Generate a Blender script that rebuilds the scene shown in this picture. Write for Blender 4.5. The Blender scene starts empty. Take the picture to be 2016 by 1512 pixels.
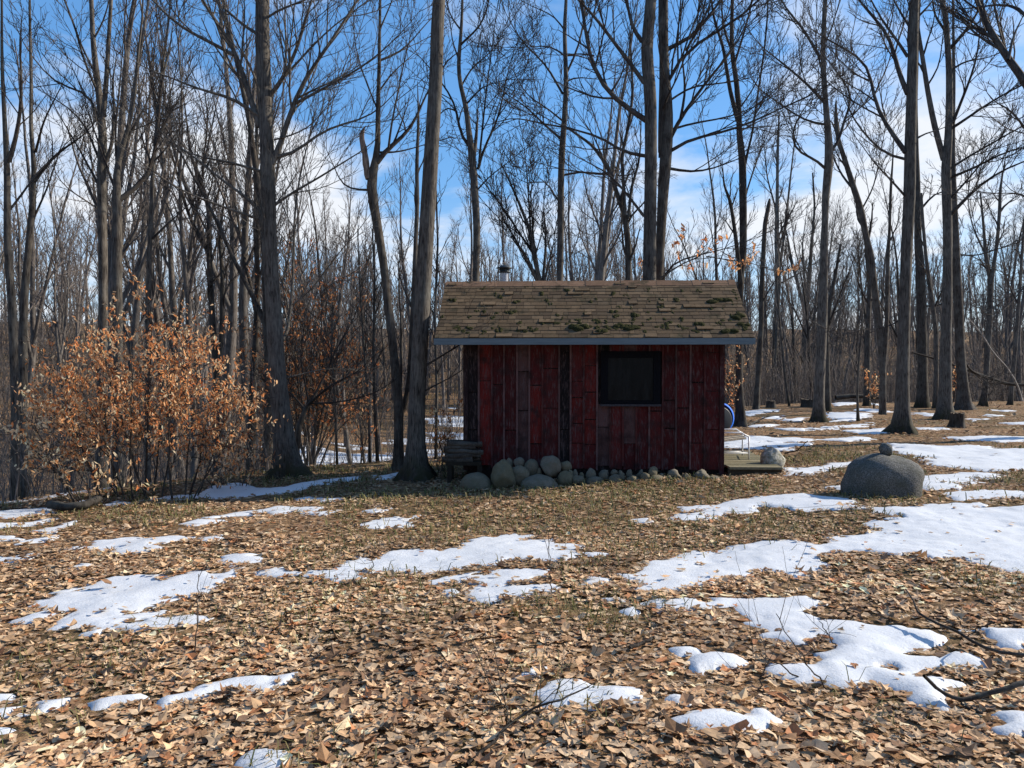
import bpy, math
import numpy as np
from mathutils import Vector, Matrix
S = bpy.context.scene
COL = S.collection
RNG = np.random.default_rng(20)
F = 1500.0
CAM = np.array([0.0, 0.0, 1.6])
PITCH = math.atan(36.0 / F)
SUN_AZ, SUN_EL = math.radians(15), math.radians(31)

# ------------------------------------------------------------------ photo pixel -> point in the place
def ray(px, py):
    px = np.asarray(px, float); py = np.asarray(py, float)
    u = (px - 1008) / F; v = (756 - py) / F
    c, s = math.cos(PITCH), math.sin(PITCH)
    return np.stack([u, c + v * s, -s + v * c], -1)
def at_depth(px, py, Y):
    r = ray(px, py)
    return CAM + r * (np.asarray(Y, float) / r[..., 1])[..., None]

# ------------------------------------------------------------------ noise
def _hash(ix, iy, seed):
    h = (ix.astype(np.int64) * 374761393 + iy.astype(np.int64) * 668265263 + seed * 974711) & 0x7fffffff
    h = ((h ^ (h >> 13)) * 1274126177) & 0x7fffffff
    return ((h ^ (h >> 16)) & 0xffff) / 65535.0
def vnoise(x, y, seed=0):
    ix, iy = np.floor(x), np.floor(y)
    fx, fy = x - ix, y - iy
    fx = fx * fx * (3 - 2 * fx); fy = fy * fy * (3 - 2 * fy)
    a = _hash(ix, iy, seed); b = _hash(ix + 1, iy, seed); c = _hash(ix, iy + 1, seed); d = _hash(ix + 1, iy + 1, seed)
    return (a * (1 - fx) + b * fx) * (1 - fy) + (c * (1 - fx) + d * fx) * fy - 0.5
def fbm(x, y, seed=0, o=3):
    s = 0; a = 1.0
    for k in range(o):
        s = s + a * vnoise(x * 2 ** k, y * 2 ** k, seed + 17 * k); a *= 0.5
    return s

# ------------------------------------------------------------------ terrain
CREST = np.array([(-60, 3), (-20, 6.5), (-9.5, 9.3), (-6.8, 10.6), (-5.2, 12.3), (-3.9, 13.6), (-1.8, 14.4), (0, 15.2), (1.5, 16.5), (5, 22),
                  (9, 30), (13, 35.5), (25, 38), (60, 40), (150, 42)], float)
def smooth(t):
    t = np.clip(t, 0, 1); return t * t * (3 - 2 * t)
def crest_d(x, y):
    """distance beyond the crest of the clearing (positive on the far side)"""
    best = np.full(np.shape(x), 1e9)
    for (ax, ay), (bx, by) in zip(CREST[:-1], CREST[1:]):
        dx, dy = bx - ax, by - ay
        t = np.clip(((x - ax) * dx + (y - ay) * dy) / (dx * dx + dy * dy), 0, 1)
        best = np.minimum(best, np.hypot(x - ax - t * dx, y - ay - t * dy))
    yc = np.interp(x, CREST[:, 0], CREST[:, 1])
    return np.where(y > yc, best, -best)
def terrain(x, y):
    x = np.asarray(x, float); y = np.asarray(y, float)
    z = 0.03 * np.clip(x, -8, 5.5) - 0.013 * np.clip(y - 2, 0, 10) - 0.008 * np.clip(y - 12, 0, 30)
    z = z + 0.07 * fbm(x / 2.7, y / 2.7, 3, 2) + 0.035 * fbm(x / 0.8, y / 0.8, 9, 2) - 0.02
    d = crest_d(x, y)
    z = z - 2.7 * smooth(d / 11.0) + 8.0 * smooth((d - 14) / 58.0) + 4.0 * smooth((d - 60) / 70.0)
    z = z + np.clip(d / 20, 0, 1) * 0.9 * fbm(x / 14, y / 14, 31, 2)
    return z
def ground_hit(px, py):
    r = ray(px, py); sh = r.shape[:-1]; r = r.reshape(-1, 3)
    ts = np.concatenate([np.linspace(1.5, 16, 900), np.linspace(16.05, 120, 900)])
    out = np.full(len(r), np.nan)
    for i, d in enumerate(r):
        p = CAM + d * ts[:, None]
        b = np.nonzero(p[:, 2] < terrain(p[:, 0], p[:, 1]))[0]
        out[i] = ts[b[0]] if len(b) else 120
    return (CAM + r * out[:, None]).reshape(sh + (3,))
def gz(x, y): return float(terrain(np.array([x]), np.array([y]))[0])

# ------------------------------------------------------------------ meshes
class Geo:
    def __init__(self): self.v = []; self.q = []; self.t = []; self.n = 0; self.c = []
    def add(self, v, q=None, t=None, c=None):
        v = np.asarray(v, float).reshape(-1, 3)
        if q is not None and len(q): self.q.append(np.asarray(q, np.int64).reshape(-1, 4) + self.n)
        if t is not None and len(t): self.t.append(np.asarray(t, np.int64).reshape(-1, 3) + self.n)
        self.v.append(v); self.n += len(v)
        if c is not None:
            c = np.asarray(c, float)
            self.c.append(np.broadcast_to(c, (len(v), 3)) if c.ndim == 1 else c)
        return self
    def box(self, lo, hi, c=None, M=None, taper=None):
        lo = np.array(lo, float); hi = np.array(hi, float)
        v = np.array([[x, y, z] for z in (0, 1) for y in (0, 1) for x in (0, 1)], float) * (hi - lo) + lo
        if taper is not None: v = taper(v)
        if M is not None: v = v @ np.array(M)[:3, :3].T + np.array(M)[:3, 3]
        return self.add(v, [[0, 2, 3, 1], [4, 5, 7, 6], [0, 1, 5, 4], [2, 6, 7, 3], [0, 4, 6, 2], [1, 3, 7, 5]], c=c)
    def tube(self, pts, r, sides=8, cap=True, c=None):
        P = np.asarray(pts, float)[None]; n = P.shape[1]
        R = np.broadcast_to(np.asarray(r, float), (n,))[None]
        v, q = tubes(P, R, sides); k = len(v)
        t = []
        if cap:
            v = np.vstack([v, P[0, 0], P[0, -1]])
            for i in range(sides):
                j = (i + 1) % sides
                t.append([k, j, i]); t.append([k + 1, (n - 1) * sides + i, (n - 1) * sides + j])
        return self.add(v, q, t, c)
    def mesh(self, name, mat, smooth_=True):
        V = np.vstack(self.v); me = bpy.data.meshes.new(name)
        Q = np.vstack(self.q) if self.q else np.zeros((0, 4), np.int64)
        T = np.vstack(self.t) if self.t else np.zeros((0, 3), np.int64)
        me.vertices.add(len(V)); me.vertices.foreach_set('co', V.astype(np.float32).ravel())
        L = np.concatenate([Q.ravel(), T.ravel()]).astype(np.int32)
        me.loops.add(len(L)); me.loops.foreach_set('vertex_index', L)
        st = np.concatenate([np.arange(len(Q)) * 4, len(Q) * 4 + np.arange(len(T)) * 3]).astype(np.int32)
        me.polygons.add(len(st)); me.polygons.foreach_set('loop_start', st)
        me.update(calc_edges=True)
        me.polygons.foreach_set('use_smooth', np.full(len(st), bool(smooth_)))
        if self.c:
            C = np.vstack(self.c); a = me.color_attributes.new('tint', 'FLOAT_COLOR', 'POINT')
            a.data.foreach_set('color', np.hstack([C, np.ones((len(C), 1))]).astype(np.float32).ravel())
        if mat is not None: me.materials.append(mat)
        me.update()
        return me
def link(name, me, parent=None, loc=None, rot=None):
    o = bpy.data.objects.new(name, me); COL.objects.link(o)
    if parent is not None: o.parent = parent
    if loc is not None: o.location = loc
    if rot is not None: o.rotation_euler = rot
    return o
def tag(o, label=None, cat=None, group=None, kind=None):
    if label: o['label'] = label
    if cat: o['category'] = cat
    if group: o['group'] = group
    if kind: o['kind'] = kind
    return o
def thing(name, label, cat, loc=(0, 0, 0), rz=0.0, group=None):
    o = bpy.data.objects.new(name, None); COL.objects.link(o); o.empty_display_size = 0.2
    o.location = loc; o.rotation_euler = (0, 0, rz)
    return tag(o, label, cat, group)
def unit(a): return a / np.maximum(np.linalg.norm(a, axis=-1, keepdims=True), 1e-9)
def tubes(P, R, sides, lobes=None):
    M, n = P.shape[:2]
    T = unit(np.gradient(P, axis=1))
    mean = unit(P[:, -1] - P[:, 0])
    ref = np.where(np.abs(mean[:, 2:3]) > 0.75, np.array([[1.0, 0, 0]]), np.array([[0, 0, 1.0]]))[:, None, :]
    N = unit(np.cross(T, np.broadcast_to(ref, T.shape))); B = np.cross(T, N)
    a = np.arange(sides) * 2 * math.pi / sides
    rr = R[:, :, None] * (lobes if lobes is not None else 1.0) * np.ones(sides)
    V = P[:, :, None, :] + rr[..., None] * (np.cos(a)[:, None] * N[:, :, None, :] + np.sin(a)[:, None] * B[:, :, None, :])
    i = np.arange(M)[:, None, None] * n * sides + np.arange(n - 1)[None, :, None] * sides
    j = np.arange(sides); k = (j + 1) % sides
    q = np.stack(np.broadcast_arrays(i + j, i + k, i + sides + k, i + sides + j), -1)
    return V.reshape(-1, 3), q.reshape(-1, 4)

# ------------------------------------------------------------------ materials
class NT:
    def __init__(self, name, tree=None):
        if tree is None:
            self.mat = bpy.data.materials.new(name); self.mat.use_nodes = True; tree = self.mat.node_tree
        self.t = tree; tree.nodes.clear()
    def n(self, typ, **kw):
        o = self.t.nodes.new(typ)
        for k, v in kw.items():
            if k.startswith('i_'):
                key = k[2:]; key = int(key) if key.isdigit() else key.replace('_', ' ')
                if hasattr(v, 'is_output'): self.t.links.new(v, o.inputs[key])
                else: o.inputs[key].default_value = v
            else: setattr(o, k, v)
        return o
    def l(self, a, b): self.t.links.new(a, b)
    def math(self, op, a, b=0.0, clamp=False):
        o = self.n('ShaderNodeMath', operation=op, i_0=a, i_1=b); o.use_clamp = clamp; return o.outputs[0]
    def mix(self, f, a, b, mode='MIX'):
        o = self.n('ShaderNodeMix', data_type='RGBA', blend_type=mode)
        for idx, v in ((0, f), (6, a), (7, b)):
            if hasattr(v, 'is_output'): self.l(v, o.inputs[idx])
            else: o.inputs[idx].default_value = v if idx == 0 else tuple(v) + (1,) * (4 - len(v))
        return o.outputs[2]
    def ramp(self, f, stops):
        o = self.n('ShaderNodeValToRGB'); e = o.color_ramp.elements
        while len(e) < len(stops): e.new(0.5)
        for x, (p, c) in zip(e, stops):
            x.position = p; x.color = tuple(c) + (1,) if not np.isscalar(c) else (c, c, c, 1)
        self.l(f, o.inputs[0]); return o.outputs[0]
    def coords(self, which='Object', scale=(1, 1, 1)):
        tc = self.n('ShaderNodeTexCoord')
        m = self.n('ShaderNodeMapping'); m.inputs['Scale'].default_value = scale
        self.l(tc.outputs[which], m.inputs[0]); return m.outputs[0]
    def noise(self, vec, scale, detail=4, rough=0.55, dist=0.0):
        o = self.n('ShaderNodeTexNoise', i_Scale=scale, i_Detail=detail, i_Roughness=rough, i_Distortion=dist)
        self.l(vec, o.inputs['Vector']); return o.outputs['Fac']
    def bump(self, h, strength=0.5, dist=0.02):
        return self.n('ShaderNodeBump', i_Height=h, i_Strength=strength, i_Distance=dist).outputs[0]
    def out(self, col, rough=0.85, normal=None, spec=0.25, trans=0.0, metal=0.0):
        p = self.n('ShaderNodeBsdfPrincipled')
        for k, v in (('Base Color', col), ('Roughness', rough), ('Specular IOR Level', spec), ('Metallic', metal)):
            if hasattr(v, 'is_output'): self.l(v, p.inputs[k])
            else: p.inputs[k].default_value = tuple(v) + (1,) if isinstance(v, (tuple, list)) else v
        if normal is not None: self.l(normal, p.inputs['Normal'])
        sh = p.outputs[0]
        if trans > 0:
            tr = self.n('ShaderNodeBsdfTranslucent')
            if hasattr(col, 'is_output'): self.l(col, tr.inputs[0])
            else: tr.inputs[0].default_value = tuple(col) + (1,)
            sh = self.n('ShaderNodeMixShader', i_0=trans, i_1=sh, i_2=tr.outputs[0]).outputs[0]
        o = self.n('ShaderNodeOutputMaterial'); self.l(sh, o.inputs[0])
        return self.mat

def mat_bark(name, dark, light, moss=0.0, furrow=1.0):
    m = NT(name)
    v = m.coords('Object', (1, 1, 0.14)); v2 = m.coords('Object'); oi = m.n('ShaderNodeObjectInfo').outputs['Random']
    f = m.noise(v, 38, 5, 0.65, 0.4); g = m.noise(v2, 3.0, 4, 0.6); s = m.noise(m.coords('Object', (1, 1, 0.45)), 11, 3, 0.6)
    col = m.ramp(f, [(0.34, dark), (0.62, light)])
    col = m.mix(m.math('MULTIPLY', m.ramp(g, [(0.45, 0.0), (0.7, 1.0)]), 0.4), col, (0.19, 0.185, 0.162))
    col = m.mix(m.ramp(s, [(0.60, 0.0), (0.72, 0.5)]), col, (0.055, 0.047, 0.042))
    br = m.math('ADD', m.math('MULTIPLY', oi, 0.55), 0.7)
    col = m.mix(1.0, col, m.n('ShaderNodeCombineColor', i_0=br, i_1=br, i_2=br).outputs[0], 'MULTIPLY')
    if moss:
        z = m.n('ShaderNodeSeparateXYZ'); m.l(v2, z.inputs[0])
        k = m.math('MULTIPLY', m.ramp(z.outputs[2], [(0.05, 1.0), (0.42, 0.0)]), m.ramp(m.noise(v2, 6, 3), [(0.4, 0.0), (0.55, moss)]))
        col = m.mix(k, col, (0.045, 0.048, 0.016))
        col = m.mix(m.ramp(z.outputs[2], [(0.0, .7), (0.55, 0.0)]), col, (0.022, 0.018, 0.014))
    return m.out(col, 0.9, m.bump(m.math('ADD', f, m.math('MULTIPLY', s, 0.5)), 0.45 * furrow, 0.012), 0.1)
def mat_tint(name, rough=0.8, trans=0.0, nscale=30, amp=0.35, bump=0.3, spec=0.2):
    m = NT(name)
    a = m.n('ShaderNodeVertexColor', layer_name='tint').outputs[0]
    v = m.coords('Object'); n = m.noise(v, nscale, 4, 0.6)
    k = m.math('ADD', m.math('MULTIPLY', m.math('SUBTRACT', n, 0.5), 4 * amp), 1.0)
    col = m.mix(1.0, a, m.n('ShaderNodeCombineColor', i_0=k, i_1=k, i_2=k).outputs[0], 'MULTIPLY')
    return m.out(col, rough, m.bump(n, bump, 0.01) if bump else None, spec, trans)
# ------------------------------------------------------------------ ground sheet
def axis(lo, hi, n, c, k):
    a, b = math.asinh((lo - c) * k), math.asinh((hi - c) * k)
    return c + np.sinh(np.linspace(a, b, n)) / k
gx, gy = axis(-260, 260, 460, 0.5, 0.16), axis(-40, 420, 420, 7.0, 0.16)
def grid_quads(nx, ny):
    i = (np.arange(ny - 1)[:, None] * nx + np.arange(nx - 1)[None]).ravel()
    return np.stack([i, i + 1, i + nx + 1, i + nx], -1)
X, Y = np.meshgrid(gx, gy)
m = NT('leaf_litter_soil')
v = m.coords('Object')
vo = m.n('ShaderNodeTexVoronoi', i_Scale=13.0); m.l(v, vo.inputs['Vector'])
vs = m.n('ShaderNodeSeparateColor'); m.l(vo.outputs['Color'], vs.inputs[0])
vo2 = m.n('ShaderNodeTexVoronoi', i_Scale=27.0); m.l(v, vo2.inputs['Vector'])
vs2 = m.n('ShaderNodeSeparateColor'); m.l(vo2.outputs['Color'], vs2.inputs[0])
lc = m.ramp(vs.outputs[0], [(0.0, (0.09, 0.052, 0.028)), (0.3, (0.21, 0.125, 0.063)), (0.55, (0.34, 0.215, 0.115)), (0.8, (0.25, 0.13, 0.06)), (1.0, (0.45, 0.31, 0.18))])
lc = m.mix(0.45, lc, m.ramp(vs2.outputs[1], [(0.0, (0.03, 0.02, 0.013)), (0.6, (0.2, 0.12, 0.065)), (1.0, (0.33, 0.22, 0.13))]))
pt = m.noise(v, 0.55, 4, 0.6)
lc = m.mix(m.ramp(pt, [(0.48, 0.0), (0.62, 0.6)]), lc, m.ramp(m.noise(v, 40, 3), [(0.35, (0.045, 0.04, 0.018)), (0.7, (0.13, 0.11, 0.05))]))
hb = m.math('ADD', m.math('MULTIPLY', vo.outputs['Distance'], 0.8), m.noise(v, 24, 5, 0.7))
MAT_SOIL = m.out(lc, 0.95, m.bump(hb, 0.8, 0.05), 0.1)
g = Geo().add(np.stack([X, Y, terrain(X, Y)], -1), grid_quads(len(gx), len(gy)))
tag(link('ground', g.mesh('ground', MAT_SOIL)), kind='structure')

# ------------------------------------------------------------------ snow: patches lying on the ground, each outline projected to the place
FRAMES = dict(G1=(0, 920, 2.52), G2=(700, 920, 2.554), G3=(1300, 1050, 2.816), R=(1400, 700, 3.273))
PATCHES = '''
G1 170,690 200,650 400,600 560,560 700,545 860,550 1000,520 1100,540 1180,505 1180,530 1060,580 1050,610 930,640 800,660 770,690 640,710 560,745 800,710 700,760 560,790 240,810 330,750 390,715 260,715
G1 75,770 230,715 270,740 170,775 80,785
G1 430,825 560,795 700,760 850,745 960,730 1070,755 1000,775 880,785 700,810
G1 440,405 500,365 680,350 700,365 860,345 950,345 830,370 740,390 780,405 690,420 600,432 540,425
G1 1000,350 1060,343 1110,350 1050,356
G1 1070,475 1110,450 1200,438 1280,460 1230,480 1150,492
G1 1260,525 1380,505 1470,530 1430,545 1370,540
G1 1495,545 1560,520 1630,515 1570,540
G1 330,400 380,388 410,395 350,405
G1 370,495 400,482 435,490 400,502
G1 1630,530 1720,470 1810,440 1760,480 2016,425 2016,515 1800,520 1720,520 1770,555 1680,565
G2 0,455 45,450 30,475 130,455 160,435 300,415 430,425 480,405 600,365 740,350 870,345 830,380 970,365 1000,385 1150,395 1080,420 1110,440 1030,460 880,470 800,475 730,490 620,495 560,500 450,510 380,530 250,530 90,525 0,500
G2 380,580 520,545 640,525 680,520 600,560 480,575 420,590
G2 590,580 680,540 700,520 860,510 940,525 960,545 880,570 780,595 660,600
G2 580,620 620,600 760,610 880,600 980,590 1060,620 1000,632 900,625 850,645 720,650 700,680 640,680 560,655
G2 430,630 480,620 510,640 460,650
G2 980,570 1060,560 1090,572 1000,582
G2 1120,580 1160,548 1240,555 1220,580 1180,598 1130,592
G2 1150,435 1200,428 1260,438 1180,445
G2 1240,665 1300,660 1350,668 1290,674
G2 915,1150 990,1110 1010,1080 1100,1080 1180,1110 1240,1130 1340,1130 1420,1145 1420,1185 1350,1195 1200,1220 1110,1215 1020,1230 950,1215 990,1165
G2 830,1060 850,1035 930,1015 990,1015 980,1035 910,1055
G2 1585,1195 1590,1165 1630,1165 1640,1195 1610,1205
G1 1185,1500 1230,1440 1310,1420 1380,1440 1370,1480 1360,1540 1195,1540
G1 795,1175 900,1140 960,1110 1100,1080 1160,1060 1300,1050 1240,1085 1140,1110 1000,1140 900,1160 840,1185
G1 1260,1100 1340,1065 1360,1035 1445,1030 1400,1060 1340,1085 1320,1115
G1 455,1175 540,1155 690,1135 690,1160 560,1175 500,1190
G1 0,1240 60,1215 160,1190 340,1160 270,1190 150,1225 0,1270
G1 0,1180 0,1140 40,1150 30,1170
G1 0,1340 0,1310 25,1320
G1 0,460 60,450 190,425 150,450 60,475 0,482
G1 0,240 60,215 250,205 250,230 100,250 0,265
G1 0,310 150,280 260,260 180,290 0,330
G1 170,320 280,285 400,265 330,295 250,325
G1 0,350 60,350 80,365 0,375
G1 110,375 270,345 220,370
G1 300,190 420,172 440,190 320,208
G1 520,185 600,172 640,182 560,196
G1 740,165 900,140 1000,135 1050,95 1200,85 1300,105 1420,100 1560,70 1700,55 1800,45 1740,65 1560,95 1440,120 1250,145 1080,160 960,155 860,160
G1 1880,45 1980,28 1980,45 1900,58
G1 890,280 1000,255 1100,240 1180,225 1300,220 1260,240 1110,250 1080,270 980,290
G1 1310,215 1400,195 1580,200 1600,215 1450,220 1400,235 1330,230
G1 1500,155 1600,155 1690,155 1650,165 1540,165
G2 50,295 100,270 180,255 310,245 260,270 280,290 190,310 100,305
G1 1500,230 1660,218 1580,240
G1 1790,222 1930,208 1860,227
R 0,980 160,940 330,910 600,900 800,920 910,940 860,970 1000,980 1050,985 700,995 480,1000 330,985 220,1020 100,1030 0,1050 -100,1040
G2 1615,203 1700,195 1788,195 1788,215 1640,218
G2 1600,255 1650,235 1788,230 1788,260 1640,270
G2 1395,265 1440,262 1480,270 1440,282
R 470,725 560,730 760,710 920,680 900,705 720,740 620,775 540,775
R 720,855 860,830 870,860
R 1150,570 1300,580 1560,590 1740,580 1830,605 2016,620 2016,745 1750,745 1560,720 1420,710 1350,660 1260,640 1170,610
R 1350,790 1500,770 1700,760 1880,775 1840,790 1640,800 1700,815 1560,830 1600,845 1530,870 1340,860
R 1540,890 1700,870 2016,910 2016,935 1560,930
R 0,1285 130,1240 330,1210 540,1200 620,1215 680,1240 800,1215 760,1180 980,1160 1070,1130 1020,1080 1200,1050 1100,1020 1060,985 1250,990 1400,965 1560,960 1700,950 1720,965 1660,990 2016,975 2016,1440 1900,1410 1800,1370 1680,1330 1560,1290 1400,1310 1200,1280 1000,1250 860,1255 760,1285 620,1295 700,1330 730,1355 640,1400 560,1440 440,1420 380,1410 340,1420 200,1455 0,1470 -230,1460 -200,1400
G2 1335,535 1430,548 1530,475 1640,440 1700,430 1788,425 1788,585 1690,600 1560,610 1440,605 1490,582 1380,566
R 490,530 700,545 600,555 500,545
R 1490,535 1700,525 2016,515 2016,560 1900,560 1700,550
R 700,550 900,530 1010,535 1000,550 850,555
R 240,525 400,535 580,540 600,555 420,560 60,570 60,555
R 60,590 60,570 400,560 580,572 650,565 480,612 250,600
R 440,475 700,470 900,445 1050,435 960,460 820,475 560,485
R 870,490 1000,480 1170,465 1150,480 1080,510 960,505
R 750,370 880,365 1010,375 1000,400 900,425 770,430
R 330,405 460,385 440,410
R 250,450 430,445 400,460 260,465
R 480,415 600,400 580,425 500,425
R 880,350 1080,350 1180,365 1000,365
R 780,320 920,300 930,312 800,330
R 1010,308 1090,312 1080,322 1020,318
R 220,365 320,350 440,350 430,360 330,372 230,390
R 1290,370 1420,375 1450,395 1330,380
R 1360,470 1490,465 1480,475 1370,478
R 1640,410 1780,410 1700,422
R 1790,380 1880,388 1820,395
R 1790,350 1960,355 1900,365
R 1880,435 2016,430 2016,450 1920,445
G3 0,370 100,375 250,365 500,360 800,365 880,400 770,430 870,480 880,500 1000,500 1150,520 1350,525 1500,545 1545,590 1520,615 1430,615 1420,640 1280,640 1260,660 1370,685 1500,690 1540,720 1380,760 1200,750 1080,740 1100,760 1230,760 1450,790 1620,820 1540,850 1500,890 1420,880 1320,860 1220,840 1180,820 1080,850 1000,850 900,820 780,820 700,790 620,770 600,740 700,745 880,745 1000,700 880,690 990,670 950,650 870,600 720,610 560,570 640,540 540,510 460,490 560,480 480,460 430,430 400,400 250,410 120,430 0,425 -40,440 -80,425 -180,448 -217,440 -75,390
G3 1390,940 1420,880 1520,890 1540,920 1580,975 1500,965 1440,940
G3 200,700 280,675 380,690 430,720 370,745 390,790 300,780 220,760
G3 100,650 170,640 190,670 120,675
G3 55,935 90,920 125,940 110,965 65,960
G3 100,1035 170,1000 280,990 400,1020 500,1045 560,1045 520,1010 560,1005 620,1050 620,1070 560,1080 480,1100 360,1080 220,1070 110,1050
G3 1680,555 1720,590 1780,545 1950,550 2016,560 2016,665 1900,640 1850,600 1760,575
G3 1620,685 1720,690 1830,735 1730,760 1560,735 1500,745
G3 1880,1015 1960,1010 2016,1040 2016,1070 1940,1050
G3 1860,1100 1960,1080 2016,1090 2016,1110 1900,1120
G3 1960,760 2016,750 2016,780
G3 1950,870 2016,860 2016,885
'''
def load_patches():
    out = []
    for line in PATCHES.strip().splitlines():
        w = line.split(); ox, oy, s = FRAMES[w[0]]
        p = np.array([[float(t) for t in k.split(',')] for k in w[1:]]) / s + (ox, oy)
        p[:, 0] = np.where(p[:, 0] > 2000, 2150, np.where(p[:, 0] < 5, -130, p[:, 0]))
        out.append(ground_hit(p[:, 0], p[:, 1])[:, :2])
    return out
SNOW = load_patches()
def snow_sd(x, y):
    """signed distance to the snow edge in metres (positive on snow)"""
    x = np.asarray(x, float).ravel(); y = np.asarray(y, float).ravel()
    w = np.clip(y / 9.0, 0.5, 3.0)
    xx = x + 0.12 * w * fbm(x / 0.3, y / 0.3, 51, 4) + 0.08 * w * vnoise(x / 0.09, y / 0.09, 57)
    yy = y + 0.15 * w * fbm(x / 0.3, y / 0.3, 71, 4) + 0.07 * w * vnoise(x / 0.09, y / 0.09, 77)
    out = np.full(len(xx), -1.0)
    for P in SNOW:
        lo, hi = P.min(0) - 0.4, P.max(0) + 0.4
        k = np.nonzero((xx > lo[0]) & (xx < hi[0]) & (yy > lo[1]) & (yy < hi[1]))[0]
        if not len(k): continue
        px, py = xx[k], yy[k]; d = np.full(len(k), 1e9); ins = np.zeros(len(k), bool)
        for a, b in zip(P, np.roll(P, -1, 0)):
            e = b - a; t = np.clip(((px - a[0]) * e[0] + (py - a[1]) * e[1]) / max(e @ e, 1e-9), 0, 1)
            d = np.minimum(d, np.hypot(px - a[0] - t * e[0], py - a[1] - t * e[1]))
            if a[1] != b[1]:
                c = ((a[1] > py) != (b[1] > py)) & (px < (b[0] - a[0]) * (py - a[1]) / (b[1] - a[1]) + a[0]); ins ^= c
        out[k] = np.maximum(out[k], np.where(ins, d, -d))
    out = out + 0.040 * np.clip(y / 6, .8, 2)
    out = out - 0.05 * (fbm(x / 0.22, y / 0.22, 91, 2) > 0.38) * 3.0 * np.clip(y / 9, 0.5, 2)   # leaf-sized melt holes
    d = crest_d(x, y)                                     # old snow lying about the far bank of the hollow
    far = 0.9 * (fbm(x / 4.5, y / 2.2, 131, 4) + np.where(x < -.3 * y, .28, .14) - 0.9 * smooth((d - np.where(x < -.3 * y, 7, 20)) / 16) - 0.75 * smooth((x - 3) / 6) - 0.3 * (d < 1.5))
    far = np.where((d > 0.8) & (d < 70), far, -1.0)
    return np.maximum(out, far)
g = Geo()
for (x0, x1, y0, y1, st) in ((-7.5, 7.5, 2.4, 8.5, 0.03), (-13, 15, 8.5, 20.5, 0.06), (-46, 34, 20.5, 46, 0.16), (-75, 20, 46, 90, 0.45)):
    ax, ay = np.arange(x0, x1 + st, st), np.arange(y0, y1 + st * 0.5, st)
    X, Y = np.meshgrid(ax, ay); sd = snow_sd(X, Y).reshape(X.shape)
    k = np.clip(Y / 10, 0.6, 2.5) + 1.1 * smooth((6.0 - Y) / 2.5)
    h = np.where(sd > 0, (0.020 + 0.016 * fbm(X / 0.5, Y / 0.5, 5, 3)) * k * (1 - np.exp(-sd / (0.14 * np.clip(Y / 10, .5, 2.5)))), np.maximum(sd * 0.9, -0.06 * k)) + 0.004
    h = h + np.where(sd > 0.02, 0.012 * fbm(X / 0.3, Y / 0.3, 63, 2) + 0.009 * vnoise(X / .08, Y / .08, 66), 0)
    q = grid_quads(len(ax), len(ay)); keep = (sd.ravel()[q] > -0.02 * np.maximum(st / .03, 1)).any(1); q = q[keep]
    u, inv = np.unique(q, return_inverse=True)
    V = np.stack([X, Y, terrain(X, Y) + h], -1).reshape(-1, 3)[u]
    g.add(V, inv.reshape(-1, 4))
m = NT('old_snow'); v = m.coords('Object')
n1 = m.noise(v, 45, 5, 0.7); n2 = m.noise(v, 7, 4, 0.6)
col = m.mix(m.ramp(n2, [(0.5, 0.0), (0.8, 0.35)]), (0.60, 0.62, 0.645), (0.44, 0.44, 0.43))
col = m.mix(m.ramp(m.noise(v, 130, 2), [(0.64, 0.0), (0.72, 0.7)]), col, (0.25, 0.19, 0.13))
MAT_SNOW = m.out(col, 0.55, m.bump(m.math('ADD', n1, n2), 0.35, 0.015), 0.3)
tag(link('snow', g.mesh('snow', MAT_SNOW)), kind='stuff')

# ------------------------------------------------------------------ fallen leaves
LEAF_COL = np.array([(.50, .355, .225), (.58, .44, .30), (.42, .285, .175), (.33, .20, .11), (.24, .14, .085), (.33, .14, .06), (.15, .095, .065), (.47, .375, .275), (.66, .53, .38), (.36, .285, .21)])
LEAF_P = np.array([.17, .13, .17, .12, .11, .05, .08, .09, .04, .04])
def star(n, lob, deep, asp):
    a = np.linspace(0, 2 * math.pi, n, endpoint=False); r = 0.5 * (1 - deep * (0.5 + 0.5 * np.cos(a * lob + math.pi)))
    return np.stack([np.cos(a) * r, np.sin(a) * r * asp], -1)
_r = np.random.default_rng(4)
def frag(T): return T * _r.uniform(.7, 1.25, (len(T), 1))
TEMPL = [star(15, 5, 0.6, 0.95), frag(star(15, 5, 0.55, 0.8)), star(10, 2, 0.12, 0.5), frag(star(14, 7, 0.4, 0.62)), frag(star(9, 3, 0.35, 0.8)), frag(star(8, 1, 0.2, 0.5)), frag(star(7, 2, .3, .7))]
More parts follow.
